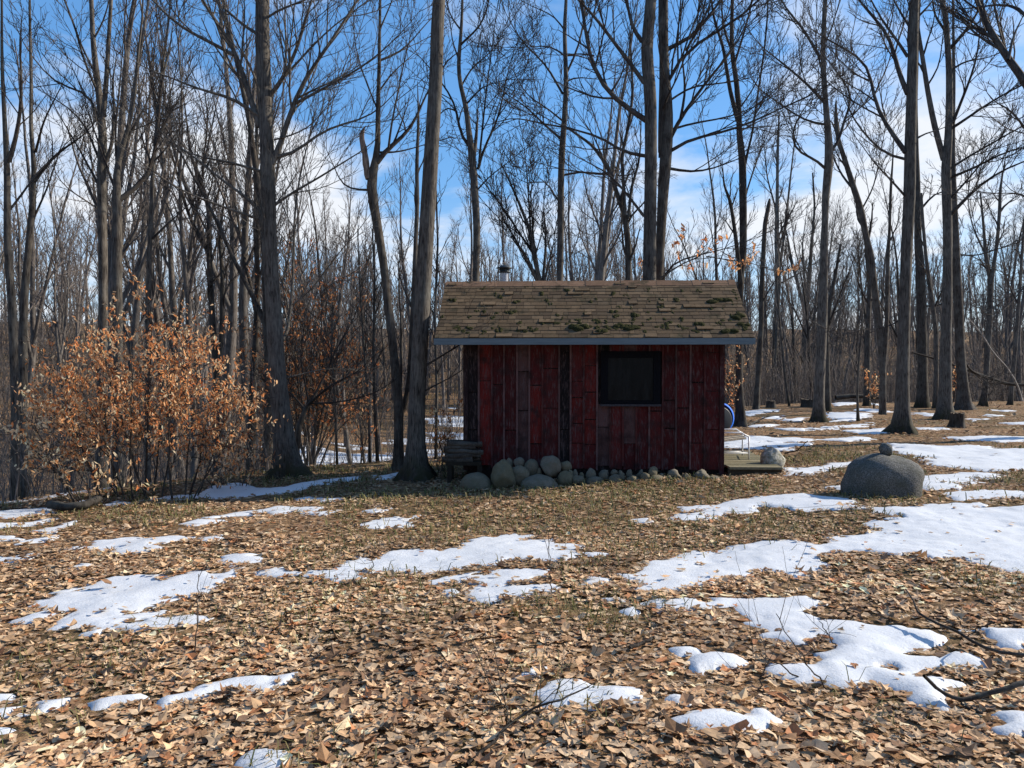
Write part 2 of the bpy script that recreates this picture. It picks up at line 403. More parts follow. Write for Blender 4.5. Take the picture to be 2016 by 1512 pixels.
def leaves(geo, P, size, tiltmax, curl, rng, templates, cols=None, yaw=None, droop=None):
    n = len(P); which = rng.integers(0, len(templates), n)
    cols = cols if cols is not None else np.clip(LEAF_COL[rng.choice(len(LEAF_COL), n, p=LEAF_P)] * 1.3 * rng.uniform(.7, 1.15, (n, 1)) * rng.uniform(.93, 1.07, (n, 3)), 0, .8)
    for ti, T in enumerate(templates):
        k = np.nonzero(which == ti)[0]
        if not len(k): continue
        m_, t = len(k), len(T)
        loc = np.zeros((m_, t + 1, 3)); loc[:, 1:, :2] = T
        u, w = loc[..., 0], loc[..., 1]
        c1, c2 = rng.uniform(-curl, curl, (2, m_, 1)); c2 = np.abs(c2) * 1.4
        loc[..., 2] = c1 * u * u * 2 + c2 * w * w * 3 + rng.normal(0, 0.05 * curl + 1e-6, (m_, t + 1))
        loc *= size[k][:, None, None]
        a = rng.uniform(0, 2 * math.pi, m_) if yaw is None else yaw[k]
        tl = rng.uniform(0, 1, m_) ** 1.6 * tiltmax if droop is None else droop[k]
        b = rng.uniform(0, 2 * math.pi, m_)
        R = np.zeros((m_, 3, 3))
        ax = np.stack([np.cos(b), np.sin(b), 0 * b], -1) if droop is None else np.stack([-np.sin(a), np.cos(a), 0 * a], -1)
        K = np.zeros((m_, 3, 3)); K[:, 0, 1], K[:, 0, 2], K[:, 1, 0], K[:, 1, 2], K[:, 2, 0], K[:, 2, 1] = -ax[:, 2], ax[:, 1], ax[:, 2], -ax[:, 0], -ax[:, 1], ax[:, 0]
        s, c = np.sin(tl)[:, None, None], np.cos(tl)[:, None, None]
        R1 = np.eye(3) + s * K + (1 - c) * (K @ K)
        Rz = np.zeros((m_, 3, 3)); Rz[:, 0, 0] = Rz[:, 1, 1] = np.cos(a); Rz[:, 0, 1] = -np.sin(a); Rz[:, 1, 0] = np.sin(a); Rz[:, 2, 2] = 1
        if droop is not None:
            Rx = np.zeros((m_, 3, 3)); rl = rng.uniform(-1.4, 1.4, m_); Rx[:, 0, 0] = 1; Rx[:, 1, 1] = Rx[:, 2, 2] = np.cos(rl); Rx[:, 1, 2] = -np.sin(rl); Rx[:, 2, 1] = np.sin(rl)
            Rz = Rz @ Rx
        V = np.einsum('mij,mtj->mti', R1 @ Rz, loc) + P[k][:, None, :]
        f = np.arange(t); tri = np.stack([np.zeros(t, int), 1 + f, 1 + (f + 1) % t], -1)
        geo.add(V, t=(tri[None] + (np.arange(m_) * (t + 1))[:, None, None]), c=np.repeat(cols[k], t + 1, 0))
def scatter(y0, y1, dens, lat=0.74, extra=1.2):
    n = int(dens * (y1 - y0) * 2 * (lat * y1 + extra) )
    y = RNG.uniform(y0, y1, n); x = RNG.uniform(-1, 1, n) * (lat * y1 + extra)
    k = np.abs(x) < lat * y + extra
    return x[k], y[k]
litter = Geo()
for (y0, y1, dens, s0, s1, tilt, lift, tp) in ((2.3, 4.6, 1500, .028, .092, .6, .016, TEMPL), (4.6, 7.5, 1100, .030, .092, .6, .016, TEMPL),
                                                (7.5, 13, 360, .045, .10, .55, .018, TEMPL[3:]), (13, 24, 45, .08, .15, .65, .02, [star(5, 1, .2, .6)]), (24, 40, 5, .13, .24, .8, .02, [star(5, 1, .2, .6)])):
    x, y = scatter(y0, y1, dens)
    cl = fbm(x / 0.5, y / 0.5, 301, 2)
    sd = snow_sd(x, y)
    k = ((sd < np.where(y < 5, .0, 0.03) * np.clip(y / 6, .8, 1.6)) | (RNG.random(len(x)) < np.where(sd < .10, np.where(y < 5.5, .025, .08), .013))) & (crest_d(x, y) < 3) & (RNG.random(len(x)) < 0.8 + cl)
    x, y, sd, cl = x[k], y[k], sd[k], cl[k]
    P = np.stack([x, y, terrain(x, y) + RNG.uniform(0.004, lift, len(x)) + np.where(sd > 0.05, 0.022, 0) + np.clip(cl, 0, 1) * 0.03], -1)
    wet = np.clip(0.5 + 1.1 * fbm(x / 0.9, y / 0.9, 333, 3), 0, 1)[:, None]          # matted, damp drifts and dry, pale ones
    n = len(x); cc = LEAF_COL[RNG.choice(len(LEAF_COL), n, p=LEAF_P)]
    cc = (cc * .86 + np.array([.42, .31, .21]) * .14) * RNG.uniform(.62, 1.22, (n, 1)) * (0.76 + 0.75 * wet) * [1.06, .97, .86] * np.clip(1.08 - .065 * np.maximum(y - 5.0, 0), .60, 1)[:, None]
    top = RNG.random(n) < .13
    P[:, 2] += np.where(top, .008, 0)
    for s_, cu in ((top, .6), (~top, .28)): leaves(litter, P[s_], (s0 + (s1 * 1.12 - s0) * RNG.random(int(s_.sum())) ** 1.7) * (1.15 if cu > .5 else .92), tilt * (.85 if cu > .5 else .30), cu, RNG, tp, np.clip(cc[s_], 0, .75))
MAT_LEAF = mat_tint('dry_leaf', 0.75, 0.12, 40, 0.25, 0.2, 0.25)
tag(link('fallen_leaves', litter.mesh('fallen_leaves', MAT_LEAF, False)), kind='stuff')

# ------------------------------------------------------------------ winter grass: flattened blades in the open patches
gr = Geo()
x, y = scatter(3.0, 16, 210)
k = (fbm(x / 1.3, y / 1.3, 401, 3) + 0.25 * smooth((y - 5) / 4) - 0.15 * smooth((y - 12) / 3) > 0.12) & (snow_sd(x, y) < 0) & (crest_d(x, y) < 0.3)
x, y = x[k], y[k]
tx, ty = [], []
for (px, py, n_, sp) in ((1075, 1205, 90, .16), (1195, 1235, 110, .12), (325, 1230, 40, .15), (500, 1255, 40, .15), (1290, 1200, 60, .12), (1130, 1415, 70, .15), (640, 1000, 120, .5), (1270, 1085, 70, .2),
                         (1075, 950, 60, .25), (1150, 985, 160, .6), (720, 1140, 80, .25), (1950, 1145, 50, .2), (880, 1040, 80, .5), (1430, 1060, 60, .3), (1760, 1410, 40, .15), (1350, 960, 180, .7), (1900, 965, 120, .5), (600, 1500, 60, .15), (1060, 1330, 30, .1)):
    c = ground_hit(px, py); tx.append(RNG.normal(c[0], sp, n_)); ty.append(RNG.normal(c[1], sp, n_))
x = np.concatenate([x] + tx); y = np.concatenate([y] + ty); n = len(x)
dirn = RNG.uniform(0, 2 * math.pi, n); ln = RNG.uniform(.05, .16, n); w = RNG.uniform(.002, .005, n) * np.clip(y / 6, .8, 2); lean = RNG.uniform(.3, 1.2, n)
B = np.stack([x, y, terrain(x, y)], -1); sd_ = np.stack([-np.sin(dirn), np.cos(dirn), 0 * x], -1) * w[:, None]
fw = np.stack([np.cos(dirn) * np.sin(lean), np.sin(dirn) * np.sin(lean), np.cos(lean)], -1)
mid = B + fw * ln[:, None] * .55 + [0, 0, .01]; tip = B + fw * ln[:, None] - np.stack([0 * x, 0 * x, ln * .25], -1) + np.stack([np.cos(dirn), np.sin(dirn), 0 * x], -1) * ln[:, None] * .2
V = np.stack([B - sd_, B + sd_, mid + sd_ * .8, mid - sd_ * .8, tip], 1)
cc = np.array([(.20, .17, .07), (.10, .11, .035), (.34, .27, .13), (.15, .14, .06)])[RNG.choice(4, n, p=[.3, .25, .2, .25])]
i = np.arange(n)[:, None] * 5
gr.add(V, i + [0, 1, 2, 3], i + [3, 2, 4], np.repeat(cc, 5, 0))
tag(link('grass', gr.mesh('grass', mat_tint('winter_grass', 0.8, 0.2, 20, 0.2, 0))), kind='stuff')
# ------------------------------------------------------------------ the red hut (local frame: x along the front, y into depth)
HX, HY, HRZ = 1.225, 11.5, math.radians(-3.0)
HZ = -0.02
hut = thing('hut', 'small weathered red hut with brown shingle roof', 'hut', (HX, HY, HZ), HRZ)
HM = Matrix.Translation((HX, HY, HZ)) @ Matrix.Rotation(HRZ, 4, 'Z')
def hw(x, y, z): return np.array(HM @ Vector((x, y, z)))
W2, DEP, Z0, ZT = 1.92, 1.85, 0.02, 1.95
MAT_PAINT_NAME = 'peeling_red_paint'
m = NT(MAT_PAINT_NAME); a = m.n('ShaderNodeVertexColor', layer_name='tint').outputs[0]
v = m.coords('Object', (1, 1, 0.16)); v0 = m.coords('Object')
f = m.noise(v, 55, 5, 0.7, 0.3); gq = m.noise(v0, 5, 4, 0.6); w_ = m.noise(m.coords('Object', (1, 1, 0.3)), 12, 4, 0.65)
col = m.mix(m.ramp(m.math('ADD', m.math('MULTIPLY', f, 0.6), m.math('MULTIPLY', w_, 0.4)), [(0.50, 0.0), (0.60, 0.75)]), a, (0.10, 0.068, 0.066))
col = m.mix(m.ramp(gq, [(0.48, 0.0), (0.68, 0.85)]), col, (0.022, 0.010, 0.010))
PAINT = m.out(col, 0.8, m.bump(f, 0.6, 0.01), 0.2)
WOODD = mat_tint('dark_old_wood', 0.9, 0, 30, 0.3, 0.4, 0.1)

def wall_mesh():
    g = Geo(); r = np.random.default_rng(5)
    cpx = np.array([205, 275, 350, 420, 495, 565, 640, 735, 800, 875, 950, 1025, 1097, 1172, 1245, 1320, 1395, 1475, 1555, 1650]) / 2.88 + 850
    xs = (cpx - 921) / (1423.5 - 921) * 2 * W2 - W2
    bias = ['k', 'r', 'd', 'd', 'g', 'd', 'm', 'k', 'm', 'r', 'g', 'm', 'g', 'd', 'm', 'd', 'd', 'd', 'd']
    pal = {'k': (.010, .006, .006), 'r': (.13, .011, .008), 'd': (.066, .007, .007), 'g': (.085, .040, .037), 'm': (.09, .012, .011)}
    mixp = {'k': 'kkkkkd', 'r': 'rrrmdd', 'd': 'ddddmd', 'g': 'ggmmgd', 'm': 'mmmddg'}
    # window opening
    wx0, wx1, wz0, wz1 = (1190 - 921) / 502.5 * 2 * W2 - W2, (1301 - 921) / 502.5 * 2 * W2 - W2, 1.045, 1.82
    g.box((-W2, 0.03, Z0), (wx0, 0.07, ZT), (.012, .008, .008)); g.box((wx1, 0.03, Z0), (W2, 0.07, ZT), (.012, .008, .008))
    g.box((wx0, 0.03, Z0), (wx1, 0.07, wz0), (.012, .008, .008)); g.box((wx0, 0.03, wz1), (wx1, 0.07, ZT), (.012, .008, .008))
    base = r.uniform(0, .12)
    for i in range(len(xs) - 1):
        xa, xb = xs[i] + .007, xs[i + 1] - .007; z = Z0 + .03 + (r.random() < .2) * .05
        while z < ZT - .03:
            hgt = r.choice([.28, .4, .6, .9, 1.3]) + r.uniform(-.03, .03); z1 = min(z + hgt, ZT)
            if z1 > ZT - .06: z1 = ZT
            spans = [(z, z1)]
            if xa < wx1 and xb > wx0:
                spans = [(max(s, wz1), e) if s >= wz0 else (s, min(e, wz0)) for s, e in spans if not (s >= wz0 and e <= wz1)]
            for s, e in spans:
                if e - s < .03 or (s < wz1 and e > wz0 and xa < wx1 and xb > wx0): continue
                k = bias[i] if r.random() < .86 else mixp[bias[i]][r.integers(6)]
                if k in 'dm' and z < .8 and r.random() < .12: k = 'r'
                c = np.array(pal[k]) * r.uniform(.8, 1.2); pr = r.uniform(.003, .010)
                def tp(v, s=s, e=e, pr=pr):
                    lowf = (v[:, 2] < (s + e) / 2) & (v[:, 1] < 0.01); v[lowf, 1] -= pr
                    v[v[:, 2] < (s + e) / 2, 2] += r.uniform(0, .012); return v
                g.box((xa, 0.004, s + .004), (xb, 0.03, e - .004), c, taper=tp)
            z = z1
    for i in range(1, len(xs) - 1):          # thin batten over each seam
        if r.random() < .97:
            c = np.array((.09, .02, .018)) * r.uniform(.5, 1.3) if r.random() < .55 else np.array((.14, .075, .07)) * r.uniform(.3, 1.1)
            z0, z1 = Z0 + r.uniform(.02, .1), ZT - .002
            segs = [(z0, z1)] if not (wx0 < xs[i] < wx1) else [(z0, wz0 - .002), (wz1 + .002, z1)]
            for s, e in segs: g.box((xs[i] - .013, -.026, s), (xs[i] + .013, .002, e), c)
    # sides, back
    for sx in (-1, 1):
        nb = 9
        for j in range(nb):
            y0, y1 = .072 + (DEP - .144) * j / nb, .072 + (DEP - .144) * (j + 1) / nb - .006
            top = lambda y: ZT + (0.97 / 1.2) * min(y, 1.8 - y) + .1
            def tp(v):
                hi = v[:, 2] > 1.5; v[hi, 2] = [min(top(q), 2.85) for q in v[hi, 1]]; return v
            a_, b_ = sorted((sx * W2, sx * (W2 - .04)))
            g.box((a_, y0, Z0), (b_, y1, 2.0), np.array(pal['d']) * r.uniform(.7, 1.4), taper=tp)
    g.box((-W2 + .05, DEP - .06, Z0), (W2 - .05, DEP - .02, ZT), pal['d'])
    return g, (wx0, wx1, wz0, wz1)
g, WIN = wall_mesh()
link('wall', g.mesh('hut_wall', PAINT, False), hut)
link('corner_board', Geo().box((W2 - .035, -.026, Z0 - .04), (W2 + .035, .071, ZT), (.05, .012, .012)).mesh('hut_corner_board', PAINT, False), hut)
link('corner_board', Geo().box((-W2 - .05, -.02, Z0), (-W2 + .02, .071, ZT), (.02, .01, .01)).mesh('hut_corner_board', PAINT, False), hut)
g = Geo()                                              # sills and floor the hut sits on
g.box((-W2, .03, -.12), (W2, DEP - .02, Z0 - .004), (.022, .016, .013))
for px in (-1.75, -.6, .6, 1.78): g.box((px - .08, .03, -.45), (px + .08, .2, -.124), (.05, .045, .04))
link('floor_frame', g.mesh('hut_floor_frame', WOODD, False), hut)

# window
wx0, wx1, wz0, wz1 = WIN
win = link('window', Geo().box((wx0 + .002, .032, wz0 + .002), (wx1 - .002, .064, wz1 - .002), (.012, .012, .014)).mesh('hut_window', WOODD, False), hut)
g = Geo(); fw_ = .085; c = (.006, .006, .008)
g.box((wx0 - .02, -.034, wz0), (wx0 + fw_, .03, wz1 + .02), c); g.box((wx1 - fw_, -.034, wz0), (wx1 + .02, .03, wz1 + .02), c)
g.box((wx0 + fw_, -.03, wz1 - .08), (wx1 - fw_, .03, wz1 + .018), c); g.box((wx0 + fw_, -.03, wz0), (wx1 - fw_, .03, wz0 + .05), c)
link('frame', g.mesh('window_frame', WOODD, False), win)
link('sill', Geo().box((wx0 - .03, -.06, wz0 - .035), (wx1 + .03, -.003, wz0 - .003), (.05, .045, .05)).mesh('window_sill', WOODD, False), win)
m = NT('dark_window_glass'); n = m.noise(m.coords('Object', (1, 1, .2)), 9, 4, .6)
GLASS = m.out(m.ramp(n, [(.35, (.005, .0055, .006)), (.7, (.013, .0135, .014))]), m.ramp(n, [(0.3, .15), (.7, .35)]), None, .10)
link('pane', Geo().box((wx0 + fw_ + .002, -.006, wz0 + .052), (wx1 - fw_ - .002, .002, wz1 - .082)).mesh('window_pane', GLASS, False), win)

# roof: courses of separate shingle tabs
RX0, RX1, EY, EZ, RY, RZ_ = -2.36, 2.31, -.30, 2.035, .92, 2.985
slope = math.hypot(RY - EY, RZ_ - EZ); su = np.array([0, (RY - EY) / slope, (RZ_ - EZ) / slope]); sn = np.array([0, -su[2], su[1]])
m = NT('old_shingle'); a = m.n('ShaderNodeVertexColor', layer_name='tint').outputs[0]; v = m.coords('Object')
n = m.noise(v, 160, 3, .7); n2 = m.noise(v, 7, 4, .6)
k = m.math('ADD', m.math('MULTIPLY', n, .9), m.math('ADD', m.math('MULTIPLY', n2, .7), .2))
col = m.mix(1.0, a, m.n('ShaderNodeCombineColor', i_0=k, i_1=k, i_2=k).outputs[0], 'MULTIPLY')
col = m.mix(m.ramp(m.noise(v, 4.3, 5, .7), [(.54, 0.0), (.66, .75)]), col, (.038, .036, .02))
SHING = m.out(col, .92, m.bump(n, .5, .004), .1)
rr = np.random.default_rng(8)
def shingles(back=False):
    g = Geo(); rows = 16; ex = slope / rows
    for i in range(rows):
        x = RX0 - rr.uniform(0, .15)
        while x < RX1:
            wd = rr.choice([.08, .11, .14, .18, .24]); a_, b_ = max(x, RX0), min(x + wd - .005, RX1); x += wd
            if b_ - a_ < .02: continue
            s0 = i * ex - .012 + rr.uniform(-.006, .006) - .012 * math.sin(a_ * 1.3 + i) * .5; s1 = (i + 1) * ex + .03
            s1 = min(s1, slope)
            lift = rr.uniform(.008, .013) + (rr.random() < .06) * .014
            P = []
            for (xx, s, h) in ((a_, s0, lift), (b_, s0, lift), (b_, s1, .002), (a_, s1, .002), (a_, s0, -.004), (b_, s0, -.004)):
                p = np.array([xx, EY, EZ]) + su * s + sn * h
                if back: p[1] = 2 * RY - p[1]
                P.append(p)
            c = np.array([(.128, .087, .051), (.114, .078, .046), (.138, .095, .057), (.094, .065, .041), (.112, .08, .05)][rr.integers(5)]) * rr.uniform(.8, 1.15)
            g.add(P, [[0, 1, 2, 3], [4, 5, 1, 0]], c=c)
    return g
g = shingles(); gb = shingles(True)
g.add(np.vstack(gb.v), np.vstack(gb.q)[:, ::-1], c=np.vstack(gb.c))
# deck boards under the shingles
for sgn in (1, -1):
    P = []
    for x in (RX0 + .01, RX1 - .01):
        for s, h in ((0.0, -.006), (slope, -.006), (slope, -.05), (0.0, -.05)):
            p = np.array([x, EY, EZ]) + su * s + sn * h
            if sgn < 0: p[1] = 2 * RY - p[1] + .001
            P.append(p)
    q = [[0, 1, 5, 4], [2, 3, 7, 6], [0, 4, 7, 3], [0, 3, 2, 1], [4, 5, 6, 7]]
    g.add(P, q, c=(.05, .04, .03))
roof = link('roof', g.mesh('hut_roof', SHING, False), hut)
g = Geo()
x = RX0
while x < RX1:                                          # ridge caps
    b_ = min(x + .3, RX1); dz = .012 + .01 * rr.random()
    for sg in (1, -1):
        P = []
        for xx in (x, b_):
            p0 = np.array([xx, RY, RZ_ + dz]); p1 = np.array([xx, RY - sg * .12, RZ_ + dz - .12 * su[2] / su[1]])
            P += [p0, p1, p1 - (0, 0, .014)]
        g.add(P, [[0, 1, 4, 3], [1, 2, 5, 4]], c=np.array((.20, .12, .075)) * rr.uniform(.85, 1.15))
    x += .285
link('ridge_cap', g.mesh('ridge_cap', SHING, False), roof)
m = NT('blue_grey_painted_board'); n = m.noise(m.coords('Object', (.1, 1, 1)), 30, 3)
FASC = m.out(m.ramp(n, [(.3, (.10, .135, .155)), (.7, (.14, .18, .20))]), .55, m.bump(n, .15, .005), .3)
link('fascia', Geo().box((RX0 - .01, EY - .035, EZ - .105), (RX1 + .012, EY - .012, EZ - .012)).mesh('fascia', FASC, False), roof)
link('soffit', Geo().box((RX0 + .02, EY - .01, EZ - .10), (RX1 - .02, .0, EZ - .075), (.04, .03, .028)).mesh('soffit', WOODD, False), roof)
# bargeboards
for x in (RX0 - .012, RX1 - .014):
    g = Geo()
    for sg in (1, -1):
        P = []
        for xx in (x, x + .024):
            for s, h in ((-.01, -.052), (slope, -.052), (slope, -.13), (-.01, -.13)):
                p = np.array([xx, EY, EZ]) + su * s + sn * h
                if sg < 0: p[1] = 2 * RY - p[1] + .002
                P.append(p)
        g.add(P, [[0, 1, 2, 3], [4, 7, 6, 5], [0, 4, 5, 1], [3, 2, 6, 7], [0, 3, 7, 4]])
    link('bargeboard', g.mesh('bargeboard', FASC, False), roof)
# moss cushions
m = NT('moss'); n = m.noise(m.coords('Object'), 60, 4, .7)
MOSS = m.out(m.ramp(n, [(.35, (.018, .018, .008)), (.65, (.055, .054, .021))]), .95, m.bump(n, 1.0, .02), .05)
g = Geo()
def blob(g, c, rx, ry, rz, seed, n1=7, n2=10, M=None):
    r = np.random.default_rng(seed); th = np.linspace(0, math.pi * .5, n1); ph = np.arange(n2) * 2 * math.pi / n2
    w = 1 + r.uniform(-.3, .3, n2)
    V = np.stack([np.outer(np.sin(th), np.cos(ph) * w) * rx, np.outer(np.sin(th), np.sin(ph) * w) * ry, np.outer(np.cos(th), np.ones(n2)) * rz], -1).reshape(-1, 3)
    V *= 1 + r.uniform(-.12, .12, (len(V), 1))
    if M is not None: V = V @ M.T
    q = [[i * n2 + j, (i + 1) * n2 + j, (i + 1) * n2 + (j + 1) % n2, i * n2 + (j + 1) % n2] for i in range(n1 - 1) for j in range(n2)]
    g.add(V + c, q)
RM = np.stack([[1, 0, 0], su, sn], 1)
spots = [(1140, 652, 26, 10), (1178, 658, 17, 7), (1412, 600, 26, 7), (1447, 632, 22, 8), (1433, 659, 20, 7), (1250, 654, 30, 6), (1215, 648, 18, 5), (1255, 628, 12, 4), (1376, 645, 14, 5), (888, 597, 9, 5), (1017, 601, 10, 3), (950, 621, 8, 3), (1062, 582, 9, 3),
         (1120, 573, 12, 3), (1205, 584, 9, 3), (1330, 597, 13, 3), (1465, 645, 14, 4), (1300, 612, 9, 2), (985, 590, 6, 2), (1208, 622, 10, 3), (923, 652, 10, 3), (1075, 596, 6, 2), (1345, 575, 9, 2), (1160, 600, 7, 2), (1395, 615, 8, 3)]
r9 = np.random.default_rng(99)
spots += [(r9.uniform(870, 1480), 660 - abs(r9.normal(0, 1)) * 14, r9.uniform(4, 13), r9.uniform(.5, 2.5)) for _ in range(46)] + [(r9.uniform(895, 1460), r9.uniform(565, 650), r9.uniform(3, 8), r9.uniform(.3, 1.5)) for _ in range(40)]
for i, (px, py, w_px, h_px) in enumerate(spots):
    t = np.clip((668 - py) / (668 - 556), 0, 1); s = slope * (1 - (1 - t) ** 1.0) * .985
    Yd = 11.25 + 1.15 * t; wx = at_depth(px, py, Yd)[0]; lx = np.array(HM.inverted() @ Vector((wx, Yd, 2)))[0]
    c = np.array([np.clip(lx, RX0 + .06, RX1 - .08), EY, EZ]) + su * (s + .02) + sn * .004
    for j in range(3): blob(g, c + RM @ np.array([rr.uniform(-.6, .6) * w_px * .0085, rr.uniform(-.04, .04), 0]), w_px * .0034, .03 + h_px * .0035, .006 + h_px * .0034, i * 7 + j, M=RM)
tag(link('moss', g.mesh('roof_moss', MOSS), roof), kind='stuff')
# stove pipe behind the ridge
def lathe(g, prof, sides=20, c=None, org=(0, 0, 0)):
    a = np.arange(sides) * 2 * math.pi / sides; n = len(prof)
    V = np.stack([np.stack([r * np.cos(a), r * np.sin(a), np.full(sides, z)], -1) for r, z in prof]).reshape(-1, 3) + np.array(org)
    q = [[i * sides + j, i * sides + (j + 1) % sides, (i + 1) * sides + (j + 1) % sides, (i + 1) * sides + j] for i in range(n - 1) for j in range(sides)]
    return g.add(V, q, c=c)
m = NT('stainless_pipe'); n = m.noise(m.coords('Object', (1, 1, .1)), 14, 3)
STEEL = m.out(m.ramp(n, [(.3, (.32, .32, .34)), (.7, (.5, .5, .52))]), .38, None, .5, metal=.85)
m = NT('dark_flue_cap'); CAP = m.out((.045, .055, .06), .45, None, .4, metal=.5)
cx = np.array(HM.inverted() @ Vector((at_depth(992, 540, 12.75)[0], 12.75, 3)))[0]; cy = 1.27
pz = lambda py: float(at_depth(992, py, 12.75)[2] - HZ)
ch = link('chimney', lathe(Geo(), [(.071, 2.3), (.071, pz(536.5))], 24).mesh('chimney_pipe', STEEL), roof, (cx, cy, 0))
g = Geo(); z1, z2, z3, z4 = pz(535), pz(531), pz(527), pz(521.5)
lathe(g, [(.07, z1 - .004), (.112, z1), (.112, z1 + .012), (.075, z1 + .016), (.075, z2), (.092, z2 + .003), (.092, z2 + .012), (.075, z2 + .016), (.075, z3), (.135, z3), (.13, z3 + .012), (.085, z3 + .022), (.083, z4 - .02), (.06, z4), (.0, z4 + .012)], 24)
link('flue_cap', g.mesh('flue_cap', CAP), ch)

# ------------------------------------------------------------------ stones along the foot of the hut
m = NT('fieldstone'); v = m.coords('Object'); oi = m.n('ShaderNodeObjectInfo').outputs['Random']
n = m.noise(v, 9, 5, .65); sp = m.noise(v, 90, 3, .7)
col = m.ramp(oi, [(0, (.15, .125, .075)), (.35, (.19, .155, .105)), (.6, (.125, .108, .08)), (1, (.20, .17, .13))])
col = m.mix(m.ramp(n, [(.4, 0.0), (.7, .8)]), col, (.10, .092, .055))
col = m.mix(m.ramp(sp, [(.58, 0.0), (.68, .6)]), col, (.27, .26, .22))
STONE = m.out(col, .9, m.bump(m.math('ADD', n, m.math('MULTIPLY', sp, .4)), .5, .02), .2)
def stone_mesh(name, w, d, h, seed, shape='round', mat=None, sub=4):
    """an uneven boulder: a noise-pushed ball cut by a few flat facets, its foot at z = 0"""
    r = np.random.default_rng(seed)
    n1, n2 = (18, 28) if sub >= 4 else (10, 16)
    th = np.linspace(0, math.pi, n1 + 1)[:, None]; ph = np.arange(n2) * 2 * math.pi / n2
    D = np.stack([np.sin(th) * np.cos(ph), np.sin(th) * np.sin(ph), np.cos(th) * np.ones(n2)], -1).reshape(-1, 3)
    R = np.ones(len(D))
    for _ in range(12 if shape in ('facet', 'wedge') else 7):
        nrm = unit(r.normal(size=3)); dd = r.uniform(.58, .9) if shape in ('facet', 'wedge') else r.uniform(.74, .96) if shape == 'round' else r.uniform(.88, .99)
        R = np.minimum(R, dd / np.maximum(D @ nrm, 1e-3))
    o = r.uniform(0, 50, 3); R = R * (1 + (.03 * fbm(D[:, 0] * 7 + D[:, 2] * 3, D[:, 1] * 7 + D[:, 2] * 4, seed + 9, 3)) + (.16 if shape not in ('dome', 'loaf') else .07) * fbm(D[:, 0] * 1.8 + o[0] + D[:, 2], D[:, 1] * 1.8 + o[1], seed, 3) + .05 * fbm(D[:, 2] * 3 + o[2], D[:, 0] * 3 + D[:, 1], seed + 5, 2))
    V = D * R[:, None]
    if shape == 'wedge':
        t = (V[:, 2] + 1) / 2; V[:, 0] = V[:, 0] * (1.08 - .55 * t) - .28 * t; V[:, 1] *= (1 - .4 * t)
    if shape == 'loaf':
        p = 2.7; V = D * (np.minimum(R, 1.08) * (np.abs(D) ** p).sum(1) ** (-1 / p) )[:, None]; t = np.clip(V[:, 2], 0, 1); V[:, 0] = V[:, 0] * (1 - .16 * t * t) + .07 * t; V[:, 2] = np.maximum(V[:, 2], -.6)
    if shape == 'dome': V[:, 2] = np.maximum(V[:, 2], -.55)
    V = (V - (V.max(0) + V.min(0)) / 2) / (V.max(0) - V.min(0)) * [w, d, h]; V[:, 2] += h / 2
    q = [[i * n2 + j, (i + 1) * n2 + j, (i + 1) * n2 + (j + 1) % n2, i * n2 + (j + 1) % n2] for i in range(n1) for j in range(n2)]
    return Geo().add(V, q).mesh(name, mat or STONE)
def stone(name, label, px0, py0, px1, py1, Yd, seed, shape='round', cat='stone', group=None, sink=.03, dep=.85, mat=None, sub=4, rz=0.0):
    a, b = at_depth(px0, py1, Yd), at_depth(px1, py0, Yd); w, h = b[0] - a[0], b[2] - a[2]
    o = link(name, stone_mesh(name, w, max(w * dep, .05), h + sink, seed, shape, mat, sub), None, ((a[0] + b[0]) / 2, Yd, a[2] - sink), (0, 0, rz))
    return tag(o, label, cat, group)
GS = 'fieldstones heaped along the foot of the hut'
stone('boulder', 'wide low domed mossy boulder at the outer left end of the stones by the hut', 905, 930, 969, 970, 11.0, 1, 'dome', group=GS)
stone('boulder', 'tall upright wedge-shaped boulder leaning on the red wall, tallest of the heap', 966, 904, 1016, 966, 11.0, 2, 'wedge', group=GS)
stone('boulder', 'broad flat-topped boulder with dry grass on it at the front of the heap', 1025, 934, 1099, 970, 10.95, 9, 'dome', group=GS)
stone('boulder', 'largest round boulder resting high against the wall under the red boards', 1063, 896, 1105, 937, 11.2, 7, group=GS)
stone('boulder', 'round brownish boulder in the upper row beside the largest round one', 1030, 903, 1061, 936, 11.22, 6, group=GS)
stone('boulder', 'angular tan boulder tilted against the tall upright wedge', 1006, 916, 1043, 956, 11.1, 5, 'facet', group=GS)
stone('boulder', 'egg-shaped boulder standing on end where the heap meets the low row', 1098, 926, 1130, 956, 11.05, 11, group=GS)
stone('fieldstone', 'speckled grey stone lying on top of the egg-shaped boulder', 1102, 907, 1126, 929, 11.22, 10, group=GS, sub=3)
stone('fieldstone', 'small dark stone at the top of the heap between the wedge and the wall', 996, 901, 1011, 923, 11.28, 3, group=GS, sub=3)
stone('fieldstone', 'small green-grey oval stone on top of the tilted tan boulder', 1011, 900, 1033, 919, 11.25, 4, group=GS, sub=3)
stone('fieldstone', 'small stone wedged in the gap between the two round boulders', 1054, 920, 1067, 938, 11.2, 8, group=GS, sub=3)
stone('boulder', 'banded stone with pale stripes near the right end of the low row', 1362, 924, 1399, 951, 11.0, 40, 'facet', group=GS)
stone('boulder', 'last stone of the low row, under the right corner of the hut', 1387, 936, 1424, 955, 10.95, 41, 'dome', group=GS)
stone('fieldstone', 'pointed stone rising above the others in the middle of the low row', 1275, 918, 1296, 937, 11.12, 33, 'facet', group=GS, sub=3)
stone('fieldstone', 'widest flat stone of the low row, below the pointed one', 1274, 935, 1312, 955, 10.98, 34, 'dome', group=GS, sub=3)
